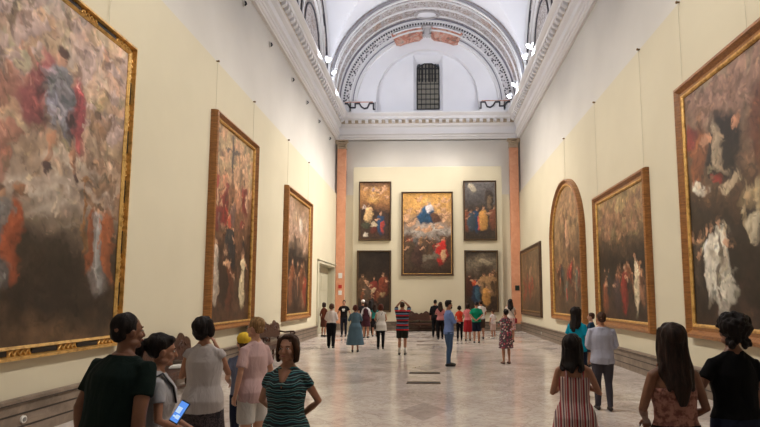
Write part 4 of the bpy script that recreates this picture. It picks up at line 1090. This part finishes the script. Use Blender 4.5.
    if top:
        m, hem, sl = top[0], top[1], top[2]; opt = top[3] if len(top) > 3 else ''
        inf = .02 if 'loose' in opt else .013
        if 'cami' in opt: garment('camisole', m, hem, 1.31, .010); straps(m, 1.30, wd=.006)
        else: garment('shirt', m, hem, neck_z, inf, sl, (lambda z: max(0, 1.1-z)*.10) if 'flare' in opt else None, collar='collar' in opt)
    for side in (-1, 1):
        hip, kn, calf, an = legs[side]
        bm = bmesh.new(); tube(bm, [(an.x, an.y-.045, .04), (an.x, an.y+.03, .05), (an.x+side*.006, an.y+.1, .04), (an.x+side*.012, an.y+.185, .026)], [(.036, .038), (.042, .048), (.046, .038), (.038, .024)], 14)
        for v in bm.verts: v.co.z = max(v.co.z, .0)
        obj('shoe', bm, mat('shoe_leather', shoe, .5), e, True)
        if socks:
            bm = bmesh.new(); tube(bm, [an+V((0, 0, -.02)), an+V((0, .004, .16))], [.042, .046], 12, round_ends=False); obj('sock', bm, mat('white_cotton', socks, .9), e, True)
    if extra: extra(e, wrists, HR, Y)
    return e
dress_flare = {'loose': .17, 'shift': .07}

C = cloth
def strap_extra(e, wr, HR, Y):
    for side in (-1, 1):
        bm = bmesh.new(); tube(bm, [(side*.09, .125, 1.25), (side*.10, .10, 1.37), (side*.105, .02, 1.475), (side*.10, -.08, 1.42), (side*.09, -.14, 1.28), (side*.10, -.13, 1.08)], [(.022, .008)]*6, 8, V((1, 0, 0)), False)
        obj('backpack_strap', bm, M['black'], e, True)
def glasses_extra(e, wr, HR, Y):
    for q in (-1, 1):
        bm = bmesh.new(); tube(bm, [HR @ V((q*.031+.020*math.cos(a*PI/6), .097, 1.638+.015*math.sin(a*PI/6))) for a in range(13)], [.002]*13, 6, V((0, 1, 0)), False)
        tube(bm, [HR @ V((q*.05, .096, 1.645)), HR @ V((q*.078, .0, 1.64))], [.002, .002], 6); obj('glasses_rim', bm, M['black'], e, True)
def vneck_extra(e, wr, HR, Y):
    bm = bmesh.new()
    vs = [(-.075, .035, 1.482), (-.05, .080, 1.43), (0, .128, 1.30), (.05, .080, 1.43), (.075, .035, 1.482), (0, .052, 1.50)]
    pts = [(-.058, .066, 1.462), (-.03, .118, 1.385), (0, .150, 1.315), (.03, .118, 1.385), (.058, .066, 1.462)]
    a = [bm.verts.new((x, yy+.0, z)) for x, yy, z in pts]; b = [bm.verts.new((x, yy-.05, z)) for x, yy, z in pts]
    c1 = bm.verts.new((0, .112, 1.41)); c2 = bm.verts.new((0, .04, 1.41)); ct = bm.verts.new((0, .06, 1.475)); cb = bm.verts.new((0, .0, 1.475))
    for k in range(4): bm.faces.new((a[k], a[k+1], c1)); bm.faces.new((b[k+1], b[k], c2)); bm.faces.new((a[k], b[k], b[k+1], a[k+1]))
    bm.faces.new((a[4], ct, c1)); bm.faces.new((ct, a[0], c1))
    obj('neckline', bm, SK['tan'], e, True)
def graphic_extra(e, wr, HR, Y):
    bm = bmesh.new(); 
    for (x0, x1, z0, z1) in ((-.07, .07, 1.27, 1.34), (-.05, .05, 1.22, 1.26)): box(bm, x0, x1, .125, .142, z0, z1, bevel=.006)
    obj('shirt_print', bm, M['paper'], e)
def cap_extra(rgb, nm):
    def f(e, wr, HR, Y):
        bm = bmesh.new(); ell(bm, (0, -.02, 1.70), (.094, .112, .085)); tube(bm, [(0, .06, 1.70), (0, .13, 1.69), (0, .17, 1.68)], [(.07, .012), (.065, .008), (.03, .005)], 14)
        for v in bm.verts: v.co = HR @ v.co
        obj('cap', bm, cloth(nm, rgb), e, True)
    return f
def bag_extra(rgb, side=1):
    def f(e, wr, HR, Y):
        bm = bmesh.new(); tube(bm, [(-side*.08, .10, 1.43), (0, .13, 1.3), (side*.19, .08, 1.0), (side*.22, 0, .95)], [(.008, .004)]*4, 8, V((1, 0, 0)), False)
        tube(bm, [(-side*.08, .10, 1.43), (-side*.09, -.02, 1.49), (-side*.04, -.12, 1.38), (side*.19, -.08, 1.0), (side*.22, 0, .95)], [(.008, .004)]*5, 8, V((1, 0, 0)), False)
        s_ = obj('bag_strap', bm, M['black'], e, True)
        bm = bmesh.new(); box(bm, side*.22-.04, side*.22+.04, -.12, .12, .78, .97, bevel=.02); obj('shoulder_bag', bm, cloth('bag_cloth_%d' % rgb[0], rgb), e, True)
    return f

# ---- foreground, left
person(-2.03, 3.4, -20, 1.745, 'm', 'man with short black hair in a dark green T-shirt, nearest on the left', 'brown', ('crop', 'black'), 'down', 'down',
       top=(C('dark_green_jersey', (20, 34, 30)), .88, .62), bottom=('trousers', C('dark_denim', (26, 30, 40)), 0), near=True, w=1.32, look=(-14, 0), lean=.22)
phone_w = person(-1.90, 3.8, -62, 1.585, 'f', 'woman in white T-shirt with black straps holding up a lit phone, nearest on the left', 'tan', ('ponytail', 'black'), 'low_front', 'low_front',
       top=(C('white_jersey', (186, 182, 184)), .90, .5), bottom=('trousers', C('black_denim', (22, 22, 26)), 0), near=True, look=(4, -8), extra=strap_extra)
person(-2.17, 5.2, 4, 1.66, 'f', 'woman with short black hair in white sleeveless blouse and dark patterned skirt', 'tan', ('shortbob', 'black'), 'front', 'chin',
       top=(C('white_gauze_blouse', (190, 180, 176)), .84, .12, 'loose'), bottom=('skirt', pattern('dark_paisley', lambda t: t.ramp(t.noise(16, 2, .5, dist=3), [(.45, (28, 22, 26)), (.52, (86, 70, 70)), (.58, (30, 24, 28))])), .45), near=True, w=1.1, look=(-28, 6))
person(-1.88, 5.8, 62, 1.64, 'f', 'blonde short-haired woman in pink T-shirt and white shorts, turned left', 'fair', ('crop', 'blonde'), 'down', 'down',
       top=(C('pale_pink_jersey', (206, 172, 168)), .84, .75, 'loose'), bottom=('shorts', C('white_shorts_cotton', (206, 200, 192)), .60), near=True, w=1.06, look=(8, 2), extra=glasses_extra)
person(-2.24, 6.5, 30, 1.38, 'c', 'child in yellow cap and jeans, almost hidden behind the blonde woman in pink', 'fair', ('crop', 'brown'), 'low_front', 'low_front',
       top=(C('grey_blue_jersey', (112, 118, 140)), .86, .5), bottom=('trousers', C('navy_denim', (30, 36, 54)), 0), near=True, extra=cap_extra((222, 184, 60), 'yellow_cap_cotton'))
person(-1.13, 4.3, 176, 1.55, 'f', 'brown-haired woman in teal and black patterned V-neck dress, facing the viewer', 'tan', ('bob', 'brown'), 'back', 'back',
       dress=(pattern('teal_wave_print', hstripes([(0, (20, 30, 38)), (.3, (60, 120, 122)), (.48, (22, 34, 42)), (.72, (120, 160, 156)), (.84, (18, 26, 34))], 22, 2, .09)), .46, 'shift', .35), near=True, w=1.12, look=(-6, 4), extra=vneck_extra)
# ---- foreground, right
person(1.27, 4.95, -10, 1.52, 'f', 'long dark-haired woman in a red and white striped sundress', 'tan', ('shoulder', 'black'), 'front', 'cross_up',
       dress=(pattern('striped_sundress', hstripes([(0, (150, 52, 58)), (.25, (206, 186, 176)), (.42, (96, 62, 74)), (.58, (206, 180, 170)), (.74, (164, 80, 76)), (.88, (190, 170, 164))], 13, 0)), .25, 'sun', None), near=True, w=1.0, look=(-22, 6))
person(2.87, 9.3, -6, 1.61, 'm', 'man in light grey-blue shirt and grey trousers, seen from behind', 'tan', ('crop', 'brown'), 'low_front', 'low_front',
       top=(C('light_chambray', (172, 172, 186)), .84, 1.35, 'loose collar'), bottom=('trousers', C('grey_trouser_wool', (66, 62, 68)), 0), near=True, w=1.16, stance=(.05, -.05), look=(8, 4), shoe=(30, 20, 16))
tw = person(2.76, 10.4, -46, 1.67, 'f', 'woman with long black hair in a bright turquoise top carrying a toddler', 'tan', ('long', 'black'), 'cross_up', 'front',
       top=(C('turquoise_jersey', (14, 150, 178)), .9, .7), bottom=('trousers', C('dark_blue_denim', (26, 34, 52)), 0), near=True, w=1.05, look=(-10, 6))
person(1.665, 3.85, 2, 1.665, 'f', 'woman with very long dark hair and rust camisole, bare back to the viewer', 'brown', ('verylong', 'darkbrown'), 'low_front', 'low_front',
       top=(pattern('rust_lace', lambda t: t.ramp(t.noise(26, 3, .6), [(.42, (112, 66, 56)), (.56, (168, 116, 100))])), 1.0, None, 'cami'), bottom=('skirt', C('black_skirt', (20, 18, 20)), .5), near=True, w=1.04, look=(-4, 4))
person(2.22, 4.12, 4, 1.72, 'f', 'woman with curly dark hair in a black T-shirt and jeans, reaching out her left hand', 'brown', ('curly', 'black'), 'out', 'down',
       top=(C('black_jersey', (14, 13, 15)), 1.0, .45), bottom=('trousers', C('indigo_denim', (28, 32, 48)), 0), near=True, w=1.1, look=(-8, 6))
person(2.84, 4.6, 10, 1.62, 'f', 'dark-haired woman in black cut off by the right edge of the view', 'brown', ('shoulder', 'black'), 'down', 'down',
       top=(C('black_knit', (16, 15, 17)), .9, .8), bottom=('trousers', C('black_cotton', (18, 18, 22)), 0), near=True)
# ---- distance, left of centre
person(-5.15, 26.2, -30, 1.62, 'f', 'person in reddish brown clothes at the doorway edge, half hidden by the white blouse', 'tan', ('bob', 'darkbrown'), 'down', 'down',
       top=(C('reddish_brown_knit', (96, 52, 40)), .88, 1.4), bottom=('skirt', C('brown_wool', (84, 50, 40)), .5))
person(-3.71, 20.3, 0, 1.63, 'f', 'woman in white blouse and black trousers, walking away beside the doorway', 'tan', ('shortbob', 'brown'), 'low_front', 'low_front',
       top=(C('white_blouse', (208, 196, 190)), .98, 1.5, 'loose'), bottom=('wide', C('black_trousers', (16, 15, 18)), 0), stance=(.04, -.06), w=1.06)
person(-4.22, 26.4, 178, 1.74, 'm', 'man in black T-shirt with white print, facing the viewer near the doorway', 'tan', ('crop', 'black'), 'out', 'out',
       top=(C('black_tee', (22, 18, 20)), .92, .6), bottom=('trousers', C('blue_black_denim', (30, 32, 42)), 0), extra=graphic_extra)
person(-2.61, 18.84, 6, 1.60, 'f', 'auburn-haired woman in a long loose blue-grey dress, seen from behind', 'tan', ('shortbob', 'auburn'), 'fold', 'fold',
       dress=(C('blue_grey_linen', (82, 106, 120)), .27, 'loose', 1.15), w=1.14)
person(-3.32, 26.6, 20, 1.74, 'm', 'man in a white cap and dark clothes, behind the woman in blue-grey', 'tan', ('crop', 'black'), 'down', 'down',
       top=(C('charcoal_jersey', (40, 36, 40)), .9, .6), bottom=('trousers', C('charcoal_trousers', (34, 30, 34)), 0), extra=cap_extra((226, 222, 222), 'white_cap_cotton'))
person(-3.02, 25.4, -8, 1.66, 'f', 'dark-haired woman with white sleeves and a dark burgundy dress', 'tan', ('bob', 'darkbrown'), 'down', 'down',
       dress=(C('burgundy_cloth', (64, 34, 42)), .55, 'shift', None), top=(C('white_cardigan', (204, 200, 204)), 1.1, 1.5), w=1.0)
person(-3.07, 27.6, 0, 1.72, 'f', 'slim person all in black in the left cluster, before the dark painting', 'tan', ('long', 'black'), 'fold', 'fold',
       top=(C('black_top', (18, 17, 19)), .85, 1.2), bottom=('trousers', C('black_leggings', (16, 16, 18)), 0))
person(-2.72, 26.4, 14, 1.55, 'f', 'girl in turquoise-green top and dark skirt, in the left cluster', 'tan', ('long', 'darkbrown'), 'down', 'low_front',
       top=(C('turquoise_green', (44, 128, 122)), .95, .3), bottom=('skirt', C('dark_skirt', (32, 30, 34)), .5))
person(-1.83, 19.96, 8, 1.62, 'f', 'woman in white sleeveless tunic with thin dark strap and black trousers', 'tan', ('bob', 'auburn'), 'low_front', 'low_front',
       top=(C('white_tunic_linen', (206, 200, 192)), .72, .1, 'loose flare'), bottom=('trousers', C('black_slacks', (18, 18, 20)), 0), w=1.08, stance=(-.04, .04), extra=bag_extra((60, 52, 50), -1))
person(-.93, 17.9, -4, 1.72, 'm', 'man in red, blue and black striped shirt and shorts with hands on head', 'tan', ('crop', 'brown'), 'up', 'up',
       top=(pattern('wide_striped_jersey', hstripes([(0, (24, 24, 34)), (.2, (186, 30, 40)), (.45, (24, 24, 34)), (.58, (90, 116, 142)), (.82, (24, 24, 34))], 6.4, 2)), .80, .85, 'loose'),
       bottom=('shorts', C('dark_olive_shorts', (42, 44, 38)), .56), w=1.16, look=(0, 10), stance=(.0, .02), shoe=(24, 22, 24), socks=(214, 208, 200))
# ---- distance, right of centre
person(.22, 25.9, -6, 1.76, 'm', 'dark-haired man in black close behind the woman in dusty pink', 'tan', ('short', 'black'), 'down', 'low_front',
       top=(C('black_shirt', (26, 24, 28)), .9, 1.5), bottom=('trousers', C('black_jeans', (20, 20, 24)), 0))
person(.44, 24.8, 8, 1.66, 'f', 'woman with long dark hair in dusty pink top and black trousers, at the bench', 'tan', ('long', 'darkbrown'), 'fold', 'low_front',
       top=(C('dusty_pink_top', (186, 120, 120)), .9, .7), bottom=('trousers', C('black_stretch', (20, 18, 22)), 0))
person(.50, 15.08, -72, 1.78, 'm', 'bearded man in blue shirt and jeans with folded arms, facing right', 'tan', ('short', 'black'), 'fold', 'fold2',
       top=(C('blue_oxford', (118, 140, 192)), .86, 1.5, 'collar'), bottom=('trousers', C('faded_denim', (70, 92, 124)), 0), near=True, look=(8, 0), stance=(.05, -.04), w=1.02, shoe=(22, 18, 18),
       extra=lambda e, wr, HR, Y: (lambda bm: ([ell(bm, HR @ V((q*.035, .045, 1.56)), (.03, .045, .028)) for q in (-1, 1)], ell(bm, HR @ V((0, .07, 1.542)), (.03, .026, .022)), obj('beard', bm, HM['black'], e, True)))(bmesh.new()))
person(1.28, 24.3, 0, 1.50, 'f', 'short person in bright red top and black trousers right of the blue-shirted man', 'tan', ('shortbob', 'black'), 'low_front', 'low_front',
       top=(C('bright_red_top', (206, 66, 44)), .92, .6), bottom=('trousers', C('thin_black_trousers', (22, 20, 24)), 0))
person(1.90, 22.73, -8, 1.68, 'm', 'person in emerald green T-shirt and navy shorts, hands behind the back', 'tan', ('short', 'black'), 'back', 'back',
       top=(C('emerald_jersey', (16, 128, 96)), .9, .75, 'loose'), bottom=('shorts', C('navy_shorts', (24, 30, 46)), .5), w=1.08, look=(0, -18), shoe=(20, 20, 24))
person(1.62, 23.9, 0, 1.6, 'f', 'person in pink and red clothes, mostly hidden left of the green T-shirt', 'tan', ('bob', 'darkbrown'), 'fold', 'fold',
       top=(C('rose_top', (210, 120, 124)), .95, .6), bottom=('skirt', C('red_skirt', (156, 36, 44)), .42))
person(2.30, 25.0, 6, 1.74, 'm', 'man in white T-shirt partly hidden right of the green T-shirt', 'tan', ('short', 'darkbrown'), 'down', 'low_front',
       top=(C('white_tee', (214, 210, 208)), .9, .6), bottom=('shorts', C('brown_shorts', (70, 54, 46)), .5), look=(0, 6))
person(2.88, 25.3, 30, 1.30, 'c', 'child in white patterned T-shirt by the back wall, left of the flowered dress', 'tan', ('crop', 'brown'), 'down', 'low_front',
       top=(pattern('white_pink_print', blobs((214, 206, 204), [(200, 90, 100), (214, 206, 204), (190, 190, 200), (214, 206, 204)], 20)), .88, .55), bottom=('shorts', C('light_shorts', (196, 170, 164)), .5), shoe=(190, 186, 180))
person(2.13, 15.6, 14, 1.53, 'f', 'woman in a flowered knee-length dress with dark hair tied back', 'tan', ('bun', 'black'), 'chin', 'front',
       dress=(pattern('flowered_cotton', blobs((96, 66, 74), [(206, 94, 106), (224, 186, 180), (80, 130, 104), (214, 130, 130), (70, 54, 60), (170, 70, 94), (226, 206, 196)], 17)), .50, 'shift', .6), w=1.12, look=(0, 8), shoe=(96, 60, 46))
person(3.38, 23.2, -4, 1.80, 'f', 'tall woman with long black hair in a pale top, behind the flowered dress', 'tan', ('long', 'black'), 'camera', 'low_front',
       top=(C('pale_cream_top', (204, 190, 178)), .95, .3), bottom=('skirt', pattern('pink_print_skirt', blobs((206, 170, 168), [(196, 70, 90), (206, 170, 168), (80, 60, 70)], 18)), .5), extra=bag_extra((150, 44, 56), 1))

# toddler carried by the woman in turquoise
tod = person(3.01, 10.35, 60, .98, 'c', 'brown-haired toddler held on the arm of the woman in turquoise', 'fair', ('crop', 'brown'), 'fold', 'fold', top=(C('toddler_blue_top', (40, 70, 96)), .84, .6), bottom=('shorts', C('toddler_shorts', (60, 62, 76)), .5), stance=(.14, .14))
tod.location.z = .57
# phone held by the woman in front
ph = empty('mobile_phone', (0, 0, 0), 0, 'black mobile phone with a bright blue screen, held by the woman in white T-shirt', 'phone')
bm = bmesh.new(); box(bm, -.037, .037, -.005, .005, -.075, .075, bevel=.003); obj('phone_body', bm, M['black'], ph)
bm = bmesh.new(); box(bm, -.033, .033, -.0065, -.0045, -.067, .067); obj('phone_screen', bm, mat('lit_screen', (40, 70, 120), .2, emis=(96, 150, 235), estr=.9), ph)
bm = bmesh.new()
for k, (a, b, c, d2) in enumerate(((-.028, .01, -.01, .03), (-.005, .026, -.045, -.02), (-.026, -.006, -.04, -.03))): box(bm, a, b, -.0072, -.006, c, d2)
obj('screen_picture', bm, mat('screen_picture_glow', (180, 200, 220), .3, emis=(190, 215, 245), estr=.8), ph)
ph.location = (-1.72+.06, 3.62, 1.10); ph.rotation_euler = (math.radians(-28), math.radians(18), math.radians(-20))
